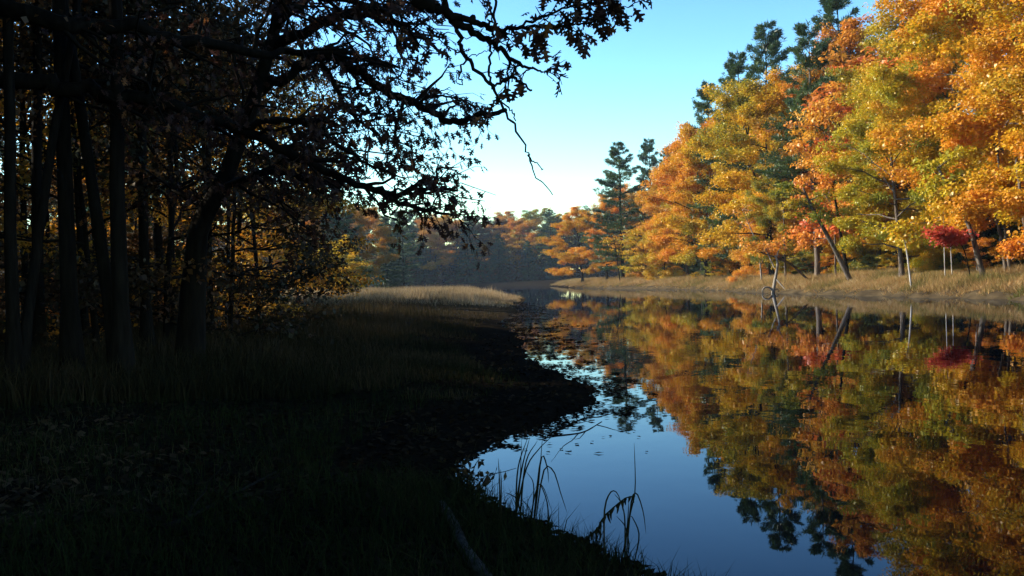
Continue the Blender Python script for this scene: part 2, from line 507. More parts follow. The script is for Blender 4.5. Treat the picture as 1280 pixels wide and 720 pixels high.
def branch_path(rng, p0, az, el, L, droop=0.2, n=6, wob=.06):
    t = np.linspace(0, 1, n)
    d = np.array((math.cos(az) * math.cos(el), math.sin(az) * math.cos(el), math.sin(el)))
    p = p0 + np.outer(t * L, d)
    p[:, 2] -= droop * L * t ** 2
    w = rng.normal(size=(n, 3)) * wob * L * t[:, None]
    return p + w

def broadleaf(seed, H=20., crown=.28, Rr=6.0, n_limb=22, n_sub=6, n_twig=3, n_leaf=60, leaf=.22, lean=(0, 0), r0=.24, top=.5,
              flat=.5, clump=.85, forks=1, shape='dome', droop=.15):
    rng = np.random.default_rng(seed)
    tr = Geo()
    centers = []; rads = []
    n = 12
    t = np.linspace(0, 1, n)
    def trunk_path(ln, wob):
        p = np.zeros((n, 3))
        p[:, 2] = -.4 + t * (H * .9 + .4)
        p[:, 0] = ln[0] * H * t ** 1.15; p[:, 1] = ln[1] * H * t ** 1.15
        w = rng.normal(size=(n, 2)) * wob
        w = np.cumsum(w, 0) * t[:, None]
        p[:, :2] += w
        return p
    paths = []
    for k in range(forks):
        l2 = (lean[0] + (rng.normal() * .07 if forks > 1 else 0), lean[1] + (rng.normal() * .07 if forks > 1 else 0))
        p = trunk_path(l2, .10)
        rad = r0 * (1 - t * .93) ** .85 + .012
        rad[0] *= 1.9; rad[1] *= 1.08
        if k: rad *= .8
        tube(tr, p, rad, 9, rng, .06)
        paths.append(p)
    for i in range(n_limb):
        p = paths[i % forks]
        u = (i + rng.random() * .8) / n_limb
        tt = crown + (1 - crown) * u * .98
        fi = tt * (n - 1); i0 = min(int(fi), n - 2); fr = fi - i0
        p0 = p[i0] * (1 - fr) + p[i0 + 1] * fr
        az = i * 2.399 + rng.normal() * .4
        if shape == 'dome':
            prof = math.sin(math.pi * (.20 + .74 * u)) ** .6
        elif shape == 'top':
            prof = math.sin(math.pi * (.08 + .80 * u ** .8)) ** .6
        else:
            prof = (1 - u) ** .7 * .95 + .12
        L = Rr * prof * rng.uniform(.75, 1.2)
        el = R(8 + 55 * u ** 1.4 + rng.normal() * 8)
        bp = branch_path(rng, p0, az, el, L, droop * (1 - u), 7, .05)
        tube(tr, bp, r0 * .42 * (1 - .6 * u) * (1 - np.linspace(0, 1, 7)) ** .9 + .012, 5)
        for j in range(n_sub):
            s = .30 + .70 * (j + rng.random()) / n_sub
            s = min(s, 1)
            fi = s * 6; i1 = min(int(fi), 5); fr = fi - i1
            q0 = bp[i1] * (1 - fr) + bp[i1 + 1] * fr
            az2 = az + rng.choice((-1, 1)) * rng.uniform(.3, 1.25)
            el2 = el * .4 + rng.normal() * .25 + .1
            L2 = (.18 * L + .9) * rng.uniform(.6, 1.25) * (1.15 - .35 * s)
            sp = branch_path(rng, q0, az2, el2, L2, .12, 4, .06)
            tube(tr, sp, np.linspace(.028, .008, 4), 3)
            for k2 in range(n_twig):
                f = .35 + .65 * (k2 + 1) / n_twig
                c = q0 + (sp[-1] - q0) * f + rng.normal(size=3) * .25 * np.array((1, 1, .6))
                centers.append(c); rads.append(clump * rng.uniform(.55, 1.15))
        centers.append(bp[-1]); rads.append(clump * .8)
    centers = np.array(centers); rads = np.array(rads)
    v, q, rnd, cl = clump_leaves(rng, centers, rads, n_leaf, leaf, flat)
    return tr.mesh('trunk_mesh', True), mesh_of('crown_mesh', v, q, None, {'rnd': ('FACE', rnd), 'clump': ('FACE', cl)})

def conifer(seed, H=22., base=.25, Rr=3.6, n_whorl=26, per=5, n_tuft=9, n_need=16, need=.34, nw=.045, r0=.24, gap=.15, lean=(0, 0), up=.35, plume=True):
    """white pine: tiers of upturned plumes with open gaps; or a dense hemlock cone"""
    rng = np.random.default_rng(seed)
    tr = Geo()
    n = 12; t = np.linspace(0, 1, n)
    p = np.zeros((n, 3)); p[:, 2] = -.4 + t * (H + .2)
    p[:, 0] = lean[0] * H * t; p[:, 1] = lean[1] * H * t
    p[:, :2] += np.cumsum(rng.normal(size=(n, 2)) * .045, 0)
    tube(tr, p, r0 * (1 - t) ** .9 + .012, 8, rng, .05)
    C = []; D = []; CL = []
    for i in range(n_whorl):
        u = (i + rng.random() * .6) / n_whorl
        tt = base + (1 - base) * u
        fi = tt * (n - 1); i0 = min(int(fi), n - 2); fr = fi - i0
        p0 = p[i0] * (1 - fr) + p[i0 + 1] * fr
        for j in range(per):
            if rng.random() < gap: continue
            az = rng.random() * 6.28 + j * 6.28 / per
            if plume:
                prof = (1 - u) ** .75 * (.55 + .45 * min(1, u * 4 + .35)) + .05
            else:
                prof = (1 - u) ** .9 + .04
            L = Rr * prof * rng.uniform(.55, 1.25) + .25
            el = (R(-5) + up * (.25 + u * 1.9)) if plume else R(-8 + 30 * u)
            el += rng.normal() * .10
            m = 6
            bp = branch_path(rng, p0, az, el, L, 0.16 - (.22 if plume else 0) * 0.9, m, .03)
            tube(tr, bp, np.linspace(.012 + .012 * L, .008, m), 4)
            cl = rng.random()
            k = max(3, int(n_tuft * (.35 + L / Rr)))
            s = rng.uniform(.28 if plume else .12, 1.0, k)
            fi2 = s * (m - 1); i2 = np.minimum(fi2.astype(int), m - 2); f2 = (fi2 - i2)[:, None]
            q = bp[i2] * (1 - f2) + bp[i2 + 1] * f2
            side = np.array((-math.sin(az), math.cos(az), 0))
            wdt = (.34 * L * (1 - .55 * s) + .08) * (1 if plume else .75)
            q = q + side * (rng.uniform(-1, 1, k) * wdt)[:, None] + np.array((math.cos(az), math.sin(az), 0)) * (rng.random(k) * .25 * wdt)[:, None]
            q[:, 2] += rng.normal(size=k) * .06 + (.05 if plume else -.05)
            dr = norm(np.stack([np.cos(az) + side[0] * 0, np.sin(az) + side[1] * 0, .35 if plume else -.15], -1) if False else
                      np.tile(np.array((math.cos(az), math.sin(az), .45 if plume else -.1)), (k, 1)) + side * (rng.uniform(-1, 1, k) * .6)[:, None])
            C.append(q); D.append(dr); CL.append(np.full(k, cl))
    C.append(p[-1:] + np.array((0, 0, .1))); D.append(np.array([[0, 0, 1.0]])); CL.append(np.array([.5]))
    C = np.concatenate(C); D = np.concatenate(D); CL = np.concatenate(CL)
    k = len(C)
    ci = np.repeat(np.arange(k), n_need); m = len(ci)
    d = norm(D[ci] + rng.normal(size=(m, 3)) * (.55 if plume else .7))
    c = C[ci] + d * need * .45 + rng.normal(size=(m, 3)) * .07
    ln = need * rng.uniform(.65, 1.25, m)
    nr = norm(rng.normal(size=(m, 3)) + np.array((0, 0, 1.2)))
    v, q = kite_leaves(c, d, nr, ln, np.full(m, nw) * rng.uniform(.8, 1.5, m), .1)
    return tr.mesh('trunk_mesh', True), mesh_of('crown_mesh', v, q, None, {'rnd': ('FACE', rng.random(m)), 'clump': ('FACE', CL[ci])})

PROTO = {
    'oak_a': broadleaf(11, 20, .17, 6.2, 28, 6, 3, 140, .17, (.03, 0), .22, flat=.68, clump=1.0),
    'oak_b': broadleaf(12, 20, .22, 5.6, 26, 6, 3, 140, .17, (-.05, .02), .20, forks=2, flat=.68, clump=1.0),
    'oak_c': broadleaf(13, 20, .13, 6.8, 28, 6, 3, 140, .17, (-.10, .0), .21, droop=.25, flat=.68, clump=1.0),
    'tall': broadleaf(14, 20, .42, 4.8, 22, 6, 3, 80, .21, (.02, .02), .16, shape='top', flat=.6),
    'near_a': broadleaf(24, 18, .34, 4.6, 20, 6, 2, 42, .12, (.02, .0), .13, flat=.6, clump=.9),
    'near_b': broadleaf(25, 18, .42, 4.2, 20, 6, 2, 42, .12, (-.03, .02), .12, shape='top', flat=.6, clump=.9, forks=2),
    'thin_a': broadleaf(28, 18, .42, 3.6, 16, 5, 2, 28, .14, (.03, .0), .10, flat=.5, clump=.75, shape='top'),
    'thin_b': broadleaf(29, 18, .34, 3.2, 16, 5, 2, 28, .14, (-.06, .03), .085, flat=.5, clump=.75),
    'near_low': broadleaf(26, 8, .10, 3.6, 18, 5, 2, 60, .115, (.05, 0), .07, shape='dome', droop=.25, flat=.5, clump=.75),
    'low': broadleaf(15, 10, .06, 5.0, 22, 6, 3, 110, .16, (-.10, 0), .12, shape='dome', droop=.3, flat=.65, clump=.95),
    'bush': broadleaf(16, 4, .06, 2.0, 14, 5, 2, 60, .14, (0, 0), .04, clump=.5, shape='dome'),
    'sap': broadleaf(17, 8, .22, 2.4, 16, 4, 2, 52, .15, (.04, 0), .045, clump=.6, flat=.45),
    'pine_a': conifer(21, 22, .10, 4.8, n_whorl=32, n_tuft=20, n_need=16, need=.42, nw=.055),
    'pine_b': conifer(22, 22, .34, 4.6, n_whorl=24, gap=.2, n_tuft=22, n_need=16, need=.42, nw=.055),
    'hemlock': conifer(23, 16, .02, 3.8, n_whorl=34, per=6, n_tuft=12, n_need=13, need=.32, nw=.08, gap=.05, plume=False),
}
PH = {'oak_a': 20, 'oak_b': 20, 'oak_c': 20, 'tall': 20, 'low': 10, 'bush': 4, 'sap': 8, 'near_a': 18, 'near_b': 18, 'near_low': 8, 'thin_a': 18, 'thin_b': 18, 'pine_a': 22, 'pine_b': 22, 'hemlock': 16, 'snag': 14}

def tree(kind, x, y, H, mat, label, cat='tree', group=None, name=None, bark='bark', rz=0.0, wide=1.0, tilt=(0, 0), z=None):
    wm, lm = PROTO[kind]
    if z is None: z = hz1(x, y)
    root = empty(name or 'tree', (x, y, z), rz)
    s = H / PH[kind]
    if x > 8 and y > 35 and kind in ('oak_a', 'oak_b', 'oak_c'): wide *= 1.15
    root.scale = (s * wide, s * wide, s)
    root.rotation_euler = (tilt[0], tilt[1], rz)
    tag(root, label, cat, group)
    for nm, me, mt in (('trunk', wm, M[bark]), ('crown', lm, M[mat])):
        o = bpy.data.objects.new(nm, me)
        COL.objects.link(o); o.parent = root
        if len(me.materials) == 0: me.materials.append(None)
        o.material_slots[0].link = 'OBJECT'
        o.material_slots[0].material = mt
    return root

def tree_px(kind, px, Y, top, mat, label, mind=4.5, **kw):
    """stand a tree at picture column px, Y metres out, tall enough to reach row top"""
    p = at(px, 345, Y)
    x = p[0]
    if px > 715:
        while float(shore(x, Y)[0][0]) < mind: x += .4
    z = hz1(x, Y)
    H = at(px, top, Y)[2] - z
    if kind in ('oak_a', 'oak_b', 'oak_c', 'low', 'tall'): H /= 1.07
    return tree(kind, x, Y, H, mat, label, z=z - .05, **kw)

# ------------------------------------------------------------------ right bank
W = 'white pine'
T = tree_px
T('oak_a', 738, 170, 240, 'orange', 'rounded orange maple at the far end of the sunlit tree line', name='maple_tree', rz=1.0, wide=.95)
T('pine_a', 770, 155, 178, 'needle', 'slim white pine standing out in front of orange maples at the river bend', cat='pine tree', name='pine_tree', rz=.4, wide=1.35)
T('oak_b', 803, 172, 232, 'rust', 'rust orange maple crowded between the two far pines', name='maple_tree', rz=2.2, wide=.75)
T('pine_a', 818, 186, 174, 'needle', 'white pine with a pointed top rising behind rust orange maple', cat='pine tree', name='pine_tree', rz=1.1)
T('pine_a', 838, 190, 184, 'needle', 'darker white pine leaning on the shoulder of the big orange maple', cat='pine tree', name='pine_tree', rz=3.1)
T('sap', 800, 143, 285, 'gold', 'small golden sapling in front of the far pines', name='young_tree', rz=.5, wide=1.6)
T('low', 826, 138, 275, 'gold', 'low golden tree spreading at the foot of the orange maple', name='young_tree', rz=2.4, wide=.9)
T('oak_c', 872, 121, 150, 'orange', 'broad orange maple with branches down to the bank grass', name='maple_tree', rz=.2, wide=1.05)
T('oak_a', 915, 116, 138, 'gold', 'golden oak with green patches beside the broad orange maple', name='oak_tree', rz=1.7)
T('pine_a', 893, 126, 104, 'needle', 'white pine top showing just above the golden oak', cat='pine tree', name='pine_tree', rz=2.0)
T('pine_a', 933, 112, 66, 'needle', 'white pine with long bare-tipped branches on the skyline', cat='pine tree', name='pine_tree', rz=.9)
T('pine_a', 962, 108, 30, 'needle', 'tall white pine with a forked ragged top on the skyline', cat='pine tree', name='pine_tree', rz=4.0, wide=1.1)
T('oak_b', 966, 98, 82, 'gold', 'tall golden oak below the ragged pine', name='oak_tree', rz=.6, wide=1.0)
T('low', 916, 101, 262, 'coral', 'low coral red maple leaning out over the bank by the grey snag', name='maple_tree', rz=3.4, wide=.9, bark='barkgrey')
T('oak_c', 965, 90, 190, 'olive', 'olive green oak behind the grey snag', name='oak_tree', rz=1.2, wide=.8, bark='barkgrey')
T('pine_b', 1020, 86, 28, 'needle', 'pine with a long pale bare trunk and open green plumes', cat='pine tree', name='pine_tree', rz=2.6, bark='barkgrey', wide=1.05)
T('sap', 1044, 80, 128, 'coral', 'slender coral orange maple beside the pale pine trunk', name='maple_tree', rz=.3, wide=.85, bark='barkgrey')
T('oak_a', 1085, 90, 18, 'rust', 'tall rust brown oak filling the skyline behind yellow green oak', name='oak_tree', rz=2.9)
T('pine_a', 1060, 93, -22, 'needle', 'dark pine top poking above the rust brown oak', cat='pine tree', name='pine_tree', rz=.7)
T('sap', 1122, 80, 62, 'scarlet', 'bright red maple top between rust and yellow green crowns', name='maple_tree', rz=1.4, wide=1.2)
T('oak_c', 1128, 68, 70, 'yellowgreen', 'broad yellow green oak hanging low over the bank', name='oak_tree', rz=.1, wide=.92, bark='barkgrey')
T('oak_b', 1175, 74, -10, 'gold', 'golden green oak rising behind the broad yellow green oak', name='oak_tree', rz=1.9, bark='barkgrey')
T('oak_a', 1262, 60, -90, 'orange', 'towering orange gold oak over pale trunks', name='oak_tree', rz=3.7, wide=.95, bark='barkgrey')
T('oak_b', 1330, 56, -140, 'gold', 'great golden oak standing past the leaning grey trunks', name='oak_tree', rz=.8, bark='barkgrey')
T('oak_c', 1380, 50, -120, 'orange', 'spreading orange oak on the bank below the great golden oak', name='oak_tree', rz=2.0, bark='barkgrey')

T('oak_a', 717, 180, 256, 'orange', 'outermost orange maple at the far end of the tree line', name='maple_tree', rz=2.6, wide=1.3, mind=2.5)
lows = [(756, 176, 228, 'coral', 'oak_a', 'salmon maple just behind the slim pine'),
        (828, 150, 222, 'orange', 'oak_a', 'orange maple beside the low golden tree'), (868, 116, 235, 'orange', 'low', 'low orange maple spreading in front of the broad orange maple'), (885, 124, 148, 'orange', 'oak_a', 'orange oak at the shoulder of the broad orange maple'),
        (990, 100, 72, 'gold', 'oak_a', 'golden oak crown between the ragged pine and the pale pine'), (945, 110, 98, 'gold', 'oak_c', 'golden oak rising before the bare-tipped pine'),
        (852, 140, 172, 'coral', 'oak_a', 'salmon orange oak at the far end of the broad maple'), (1035, 94, 70, 'rust', 'oak_b', 'rust oak behind the pale pine trunk'),
        (752, 160, 290, 'orange', 'low', 'low orange maple at the foot of the far slim pine'), (782, 150, 300, 'rust', 'low', 'low rust brown maple between far pine and golden tree'),
        (850, 122, 262, 'orange', 'low', 'low orange maple under the broad orange maple'), (895, 108, 270, 'gold', 'low', 'low golden maple under the golden oak'),
        (940, 96, 245, 'orange', 'low', 'low orange maple behind the coral maple'), (985, 86, 262, 'gold', 'low', 'low golden maple between coral maple and brown leaning trunk'),
        (1005, 84, 250, 'olive', 'low', 'low olive maple behind the brown leaning trunk'), (1090, 72, 240, 'yellowgreen', 'low', 'low yellow green maple under the broad oak'),
        (1120, 70, 270, 'gold', 'low', 'low golden maple bough tree above the thin pale sapling'), (1298, 54, 232, 'gold', 'low', 'low golden tree among the pale trunks'),
        (935, 104, 185, 'yellowgreen', 'oak_b', 'yellow green oak filling in beside the golden oak'), (1006, 92, 165, 'olive', 'oak_a', 'olive oak behind the pale pine trunk'),
        (1062, 82, 95, 'gold', 'oak_b', 'golden oak close behind the slender coral maple'), (1145, 78, 20, 'olive', 'oak_a', 'olive oak behind the bright red maple top'),
        (1215, 70, -40, 'orange', 'oak_b', 'orange oak beside the towering orange gold oak'), (855, 134, 185, 'gold', 'oak_b', 'golden oak peeping behind the broad orange maple')]
for i, (px, Y, top, m, k, lab) in enumerate(lows):
    T(k, px, Y, top, m, lab, name='maple_tree' if k == 'low' else 'oak_tree', rz=i * 1.37, bark='barkgrey', wide=.85, mind=8.5)

def leaning_trunk(path, r0, label, name, mat, bark, leaves=260, cat='tree', spread=1.6, seed=1, group=None):
    """a single visible trunk drawn through (px,py,Y), carrying a thin crown at its head"""
    rng = np.random.default_rng(seed)
    P = np.array([at(*q) for q in path])
    P[0][2] = hz1(P[0][0], P[0][1]) - .15
    base = P[0].copy()
    P = P - base
    pth = smooth_path(P, 12)
    root = empty(name, base); tag(root, label, cat, group)
    g = Geo()
    tube(g, pth, np.linspace(r0, r0 * .35, 12), 8, rng, .06)
    cs = []
    for i in range(9):
        k = rng.integers(7, 12); p0 = pth[k]
        bp = branch_path(rng, p0, rng.random() * 6.28, rng.uniform(-.1, .7), spread * rng.uniform(.6, 1.4), .1, 5, .05)
        tube(g, bp, np.linspace(r0 * .3, .012, 5), 4)
        cs += [bp[-1], bp[-2], bp[-3]]
    obj('trunk', g.mesh('trunk_mesh', True), M[bark], root)
    if leaves:
        cs = np.array(cs)
        v, q, a, b = clump_leaves(rng, cs, rng.uniform(.5, 1.0, len(cs)), leaves // 4, .2, .5)
        obj('crown', mesh_of('crown_mesh', v, q, None, {'rnd': ('FACE', a), 'clump': ('FACE', b)}), M[mat], root)
    return root

leaning_trunk([(1064, 337, 72), (1040, 305, 72), (1018, 265, 71.5), (1004, 235, 71)], .20, 'brown trunk leaning left over the bank with sparse olive leaves', 'leaning_tree', 'olive', 'barkgrey', seed=3)
leaning_trunk([(1061, 336, 73), (1052, 300, 73), (1045, 255, 73), (1036, 205, 73)], .15, 'slim dark trunk rising upright beside the brown leaning trunk', 'young_tree', 'coral', 'bark', seed=4)
leaning_trunk([(1230, 332, 56), (1214, 290, 56), (1196, 250, 56), (1172, 210, 56)], .17, 'pale curved trunk leaning left with yellow green head', 'leaning_tree', 'yellowgreen', 'barkgrey', seed=5)
leaning_trunk([(1258, 331, 57), (1252, 300, 57), (1242, 262, 57), (1232, 215, 57)], .13, 'pale twin trunk leaning left of its neighbour', 'young_tree', 'gold', 'barkgrey', seed=6)
leaning_trunk([(1262, 331, 57.4), (1259, 295, 57.4), (1253, 250, 57.4), (1246, 180, 57.4)], .14, 'pale twin trunk standing more upright than its neighbour', 'young_tree', 'orange', 'barkgrey', seed=7)
leaning_trunk([(1290, 331, 52), (1282, 290, 52), (1270, 200, 52)], .16, 'pale trunk rising into the golden oak crown past the twin trunks', 'young_tree', 'gold', 'barkgrey', seed=27)
leaning_trunk([(1139, 336, 60), (1133, 312, 60), (1127, 285, 60)], .07, 'thin pale sapling under the yellow green oak', 'young_tree', 'yellowgreen', 'birch', seed=8, leaves=120, spread=.9)
for i, (a, b, lab) in enumerate([(1181, 1180, 'thin white birch stem next to the red maple bough'), (1190, 1188, 'second thin white birch stem, behind the red maple bough'),
                                 (1222, 1216, 'thin white birch stem beside the pale curved trunk')]):
    leaning_trunk([(a, 333, 61 + i), (b, 300, 61 + i), (b - 1, 255, 61 + i)], .038, lab, 'birch_tree', 'gold', 'birch', seed=9 + i, leaves=60, spread=.8)
leaning_trunk([(1214, 334, 57), (1202, 306, 56), (1176, 294, 55)], .04, 'low scarlet maple bough glowing in the shade between birch stems', 'maple_tree', 'red', 'bark', seed=14, leaves=200, spread=.55)
leaning_trunk([(952, 342, 92), (948, 312, 92), (938, 285, 92), (928, 262, 92)], .08, 'thin grey bare trunk beside the coral maple', 'bare_tree', 'coral', 'dead', seed=15, leaves=24, spread=1.4)
leaning_trunk([(1012, 338, 84), (985, 328, 83), (958, 318, 82), (945, 314, 82)], .10, 'half fallen trunk lying low across the bank grass', 'fallen_tree', 'coral', 'barkgrey', seed=16, leaves=160, spread=2.0)
leaning_trunk([(775, 341, 150), (768, 300, 150)], .10, 'thin dark trunk at the foot of the far slim pine', 'young_tree', 'gold', 'bark', seed=17, leaves=80)

# second and third rows up the slope: only their crowns and shaded trunks show
rng = np.random.default_rng(41)
back = []
kinds = ['oak_a', 'oak_b', 'tall', 'hemlock', 'pine_b', 'oak_a', 'tall']
mats = {'oak_a': ['gold', 'rust', 'olive', 'orange'], 'oak_b': ['orange', 'olive', 'gold'], 'tall': ['olive', 'rust', 'yellowgreen']}
cname = {'gold': 'golden', 'rust': 'rust brown', 'olive': 'olive green', 'orange': 'orange', 'yellowgreen': 'yellow green', 'needle': 'dark green', 'hemlock': 'dark green'}
for Y0, cnt, off in ((52, 4, 14), (66, 5, 12), (80, 5, 12), (96, 5, 12), (115, 5, 12), (135, 4, 14), (158, 4, 14), (182, 4, 14), (208, 4, 12)):
    xs = 24.5 - max(0, (Y0 - 60)) * .10
    for j in range(cnt):
        x = xs + off + j * 7 + rng.uniform(-2, 2)
        y = Y0 + rng.uniform(-5, 5)
        k = kinds[rng.integers(len(kinds))]
        m = mats[k][rng.integers(len(mats[k]))] if k in mats else ('hemlock' if k == 'hemlock' else 'needle')
        H = {'hemlock': 12, 'pine_b': 19}.get(k, 15) * rng.uniform(.85, 1.1)
        nm = {'hemlock': 'hemlock_tree', 'pine_b': 'pine_tree'}.get(k, 'oak_tree')
        lab = 'dark green hemlock among the back rows of the right bank wood' if k == 'hemlock' else \
              'white pine among the back rows of the right bank wood' if k == 'pine_b' else \
              '%s oak among the back rows of the right bank wood' % cname[m]
        tree(k, x, y, H, m, lab, group='%s trees behind the right bank' % cname[m], name=nm, rz=rng.random() * 6.28,
             cat={'hemlock': 'hemlock', 'pine_b': 'pine tree'}.get(k, 'tree'))
# dark understorey right behind the trunks
for i in range(46):
    f = i / 45
    Y0 = 44 + f * 125
    xs = 24.5 - max(0, (Y0 - 60)) * .105
    x = xs + rng.uniform(7.5, 13.5); y = Y0 + rng.uniform(-2, 2)
    k = 'hemlock' if i % 3 else 'bush'
    tree(k, x, y, rng.uniform(4, 7.5) if k == 'hemlock' else rng.uniform(2.2, 3.6), 'hemlock' if k == 'hemlock' else 'shrub',
         'young dark hemlock in the understorey of the right bank' if k == 'hemlock' else 'leafy green shrub in the understorey of the right bank',
         group='understorey hemlocks' if k == 'hemlock' else 'understorey shrubs', name='hemlock_tree' if k == 'hemlock' else 'shrub',
         cat='hemlock' if k == 'hemlock' else 'shrub', rz=rng.random() * 6.28, wide=1.4)
for i in range(26):
    Y0 = 44 + i / 25 * 120
    x = 24.5 - max(0, (Y0 - 60)) * .105 + rng.uniform(5.0, 7.5)
    m, c = [('shrub', 'green'), ('olive', 'olive'), ('gold', 'golden'), ('shrub', 'green'), ('rust', 'rust brown')][i % 5]
    tree('bush', x, Y0 + rng.uniform(-2, 2), rng.uniform(.8, 1.9), m, 'knee high %s shrub at the foot of the right bank trees' % c, group='%s shrubs at the foot of the right bank trees' % c,
         name='shrub', cat='shrub', rz=rng.random() * 6.28, wide=1.3)
# off to the right and behind, so that the wood goes on
for i in range(12):
    x = 32 + rng.uniform(0, 14); y = -35 + i * 7 + rng.uniform(-2, 2)
    if y > 40: continue
    tree(['oak_a', 'oak_b', 'pine_a'][i % 3], x, y, rng.uniform(14, 18), ['gold', 'orange', 'needle'][i % 3],
         ['golden oak on the near reach of the right bank', 'orange oak on the near reach of the right bank', 'white pine on the near reach of the right bank'][i % 3],
         group='trees on the near reach of the right bank', name=['oak_tree', 'oak_tree', 'pine_tree'][i % 3], rz=rng.random() * 6.28)

# ------------------------------------------------------------------ far wood at the bend
far = [('pine_a', 690, 262, 'needle'), ('tall', 672, 258, 'olive'), ('oak_a', 640, 262, 'rust'), ('oak_b', 655, 268, 'rust'), ('oak_b', 600, 272, 'bronze'),
       ('hemlock', 585, 268, 'hemlock'), ('oak_a', 560, 265, 'rust'), ('tall', 615, 270, 'bronze'), ('pine_a', 520, 262, 'needle'), ('hemlock', 498, 262, 'hemlock'),
       ('oak_b', 540, 264, 'rust'), ('oak_b', 712, 270, 'bronze'), ('tall', 700, 264, 'olive'), ('oak_a', 470, 258, 'rust'), ('pine_a', 445, 255, 'needle'),
       ('oak_b', 420, 256, 'bronze'), ('tall', 395, 262, 'olive'), ('hemlock', 625, 292, 'hemlock'), ('oak_a', 570, 276, 'rust'), ('hemlock', 660, 300, 'hemlock'),
       ('hemlock', 530, 296, 'hemlock'), ('hemlock', 690, 304, 'hemlock'), ('pine_a', 370, 262, 'needle'), ('oak_a', 340, 262, 'rust'), ('pine_a', 735, 262, 'needle')]
dk = {'needle': 'tall pine', 'hemlock': 'dense hemlock', 'rust': 'rust brown oak', 'bronze': 'dull bronze oak', 'olive': 'olive green oak'}
for i, (k, px, top, m) in enumerate(far):
    Y = 303 + (i * 37 % 5) * 5 if k != 'hemlock' else 300
    T(k, px, Y, top, m, '%s in the hazy far wood at the river bend' % dk[m], group='far wood, %s' % dk[m],
      name={'needle': 'pine_tree', 'hemlock': 'hemlock_tree'}.get(m, 'oak_tree'), cat={'needle': 'pine tree', 'hemlock': 'hemlock'}.get(m, 'tree'),
      rz=i * 1.7, wide=1.45)
for i in range(16):
    px = 300 + i * 33
    T(['pine_b', 'oak_a', 'tall'][i % 3], px, 335 + (i % 4) * 6, 270, ['needle', 'bronze', 'rust'][i % 3],
      ['tall pine behind the hazy far wood', 'dull bronze oak behind the hazy far wood', 'rust brown oak behind the hazy far wood'][i % 3],
      group='back row of the far wood', name=['pine_tree', 'oak_tree', 'oak_tree'][i % 3], rz=i * 2.1, wide=1.5)
# left shore trees beyond the marsh
mid = [('pine_a', 505, 205, 262, 'needle', 'dark pine behind the sunlit marsh grass'), ('hemlock', 482, 190, 268, 'hemlock', 'broad dark hemlock behind the sunlit marsh grass'),
       ('oak_b', 455, 172, 252, 'rust', 'rust brown oak behind the sunlit marsh grass'), ('hemlock', 440, 150, 290, 'hemlock', 'short hemlock at the left end of the marsh grass'),
       ('oak_a', 405, 168, 240, 'bronze', 'bronze oak at the left end of the marsh grass'), ('pine_b', 425, 160, 238, 'needle', 'open pine at the left end of the marsh grass'),
       ('sap', 425, 128, 300, 'gold', 'sunlit golden sapling at the edge of the marsh grass'), ('bush', 432, 122, 325, 'shrub', 'sunlit pale green shrub at the edge of the marsh grass'),
       ('bush', 412, 118, 318, 'gold', 'golden shrub at the edge of the marsh grass'), ('oak_b', 372, 165, 232, 'orange', 'orange oak glowing behind the dark left wood'),
       ('oak_a', 335, 160, 225, 'gold', 'golden oak glowing behind the dark left wood'), ('oak_c', 300, 170, 222, 'rust', 'rust oak glowing behind the dark left wood')]
for i, (k, px, Y, top, m, lab) in enumerate(mid):
    T(k, px, Y, top, m, lab, name={'needle': 'pine_tree', 'hemlock': 'hemlock_tree', 'shrub': 'shrub'}.get(m, 'shrub' if k == 'bush' else 'oak_tree'),
      cat={'needle': 'pine tree', 'hemlock': 'hemlock', 'shrub': 'shrub'}.get(m, 'shrub' if k == 'bush' else 'tree'), rz=i * 1.3, wide=1.3 if k != 'bush' else 1.5)

# ------------------------------------------------------------------ dark wood on the left
pts_used = []
trunks = [  # px, Y, H, kind, label
    (30, 21.0, 15, 'thin_a', 'very thin trunk between the two outermost black trunks'),
    (66, 26.0, 16, 'thin_b', 'very thin bending trunk beside the thick straight trunk'),
    (105, 20.0, 15, 'thin_a', 'very thin trunk hard by the thick straight trunk'),
    (135, 31.0, 16, 'thin_b', 'very thin bending trunk behind the thick forked trunk'),
    (215, 23.0, 15, 'thin_a', 'very thin trunk close beside the foot of the leaning oak'),
    (282, 29.0, 14, 'thin_b', 'very thin bending trunk under the long level limb'),
    (14, 13.0, 15, 'near_b', 'slim black trunk in the shaded left wood, outermost of the row'),
    (46, 17.0, 16, 'near_a', 'slim black trunk just inside the outermost one of the left wood'),
    (88, 14.0, 19, 'near_a', 'thick straight black trunk in the shaded left wood'),
    (120, 24.0, 17, 'near_b', 'thin black trunk between the two thick ones of the left wood'),
    (150, 13.6, 19, 'near_b', 'thick forked black trunk in the shaded left wood'),
    (182, 19.0, 16, 'near_a', 'black trunk between the thick forked one and the leaning oak'),
    (200, 30.0, 17, 'pine_b', 'straight shaded pine behind the leaning oak'),
    (262, 24.0, 14, 'near_b', 'slim black trunk right behind the leaning oak'),
    (300, 34.0, 15, 'near_a', 'black trunk well behind the leaning oak, beside the marsh'),
    (340, 44.0, 16, 'near_a', 'last tall oak of the left wood beside the marsh'),
    (372, 58.0, 15, 'near_b', 'forked oak of the left wood beside the marsh'),
]
for i, (px, Y, H, k, lab) in enumerate(trunks):
    x = at(px, 360, Y)[0]
    tree(k, x, Y, H, 'bronze' if k != 'pine_b' else 'needle', lab, name='pine_tree' if k == 'pine_b' else 'oak_tree', rz=i * 1.9, wide=.82)
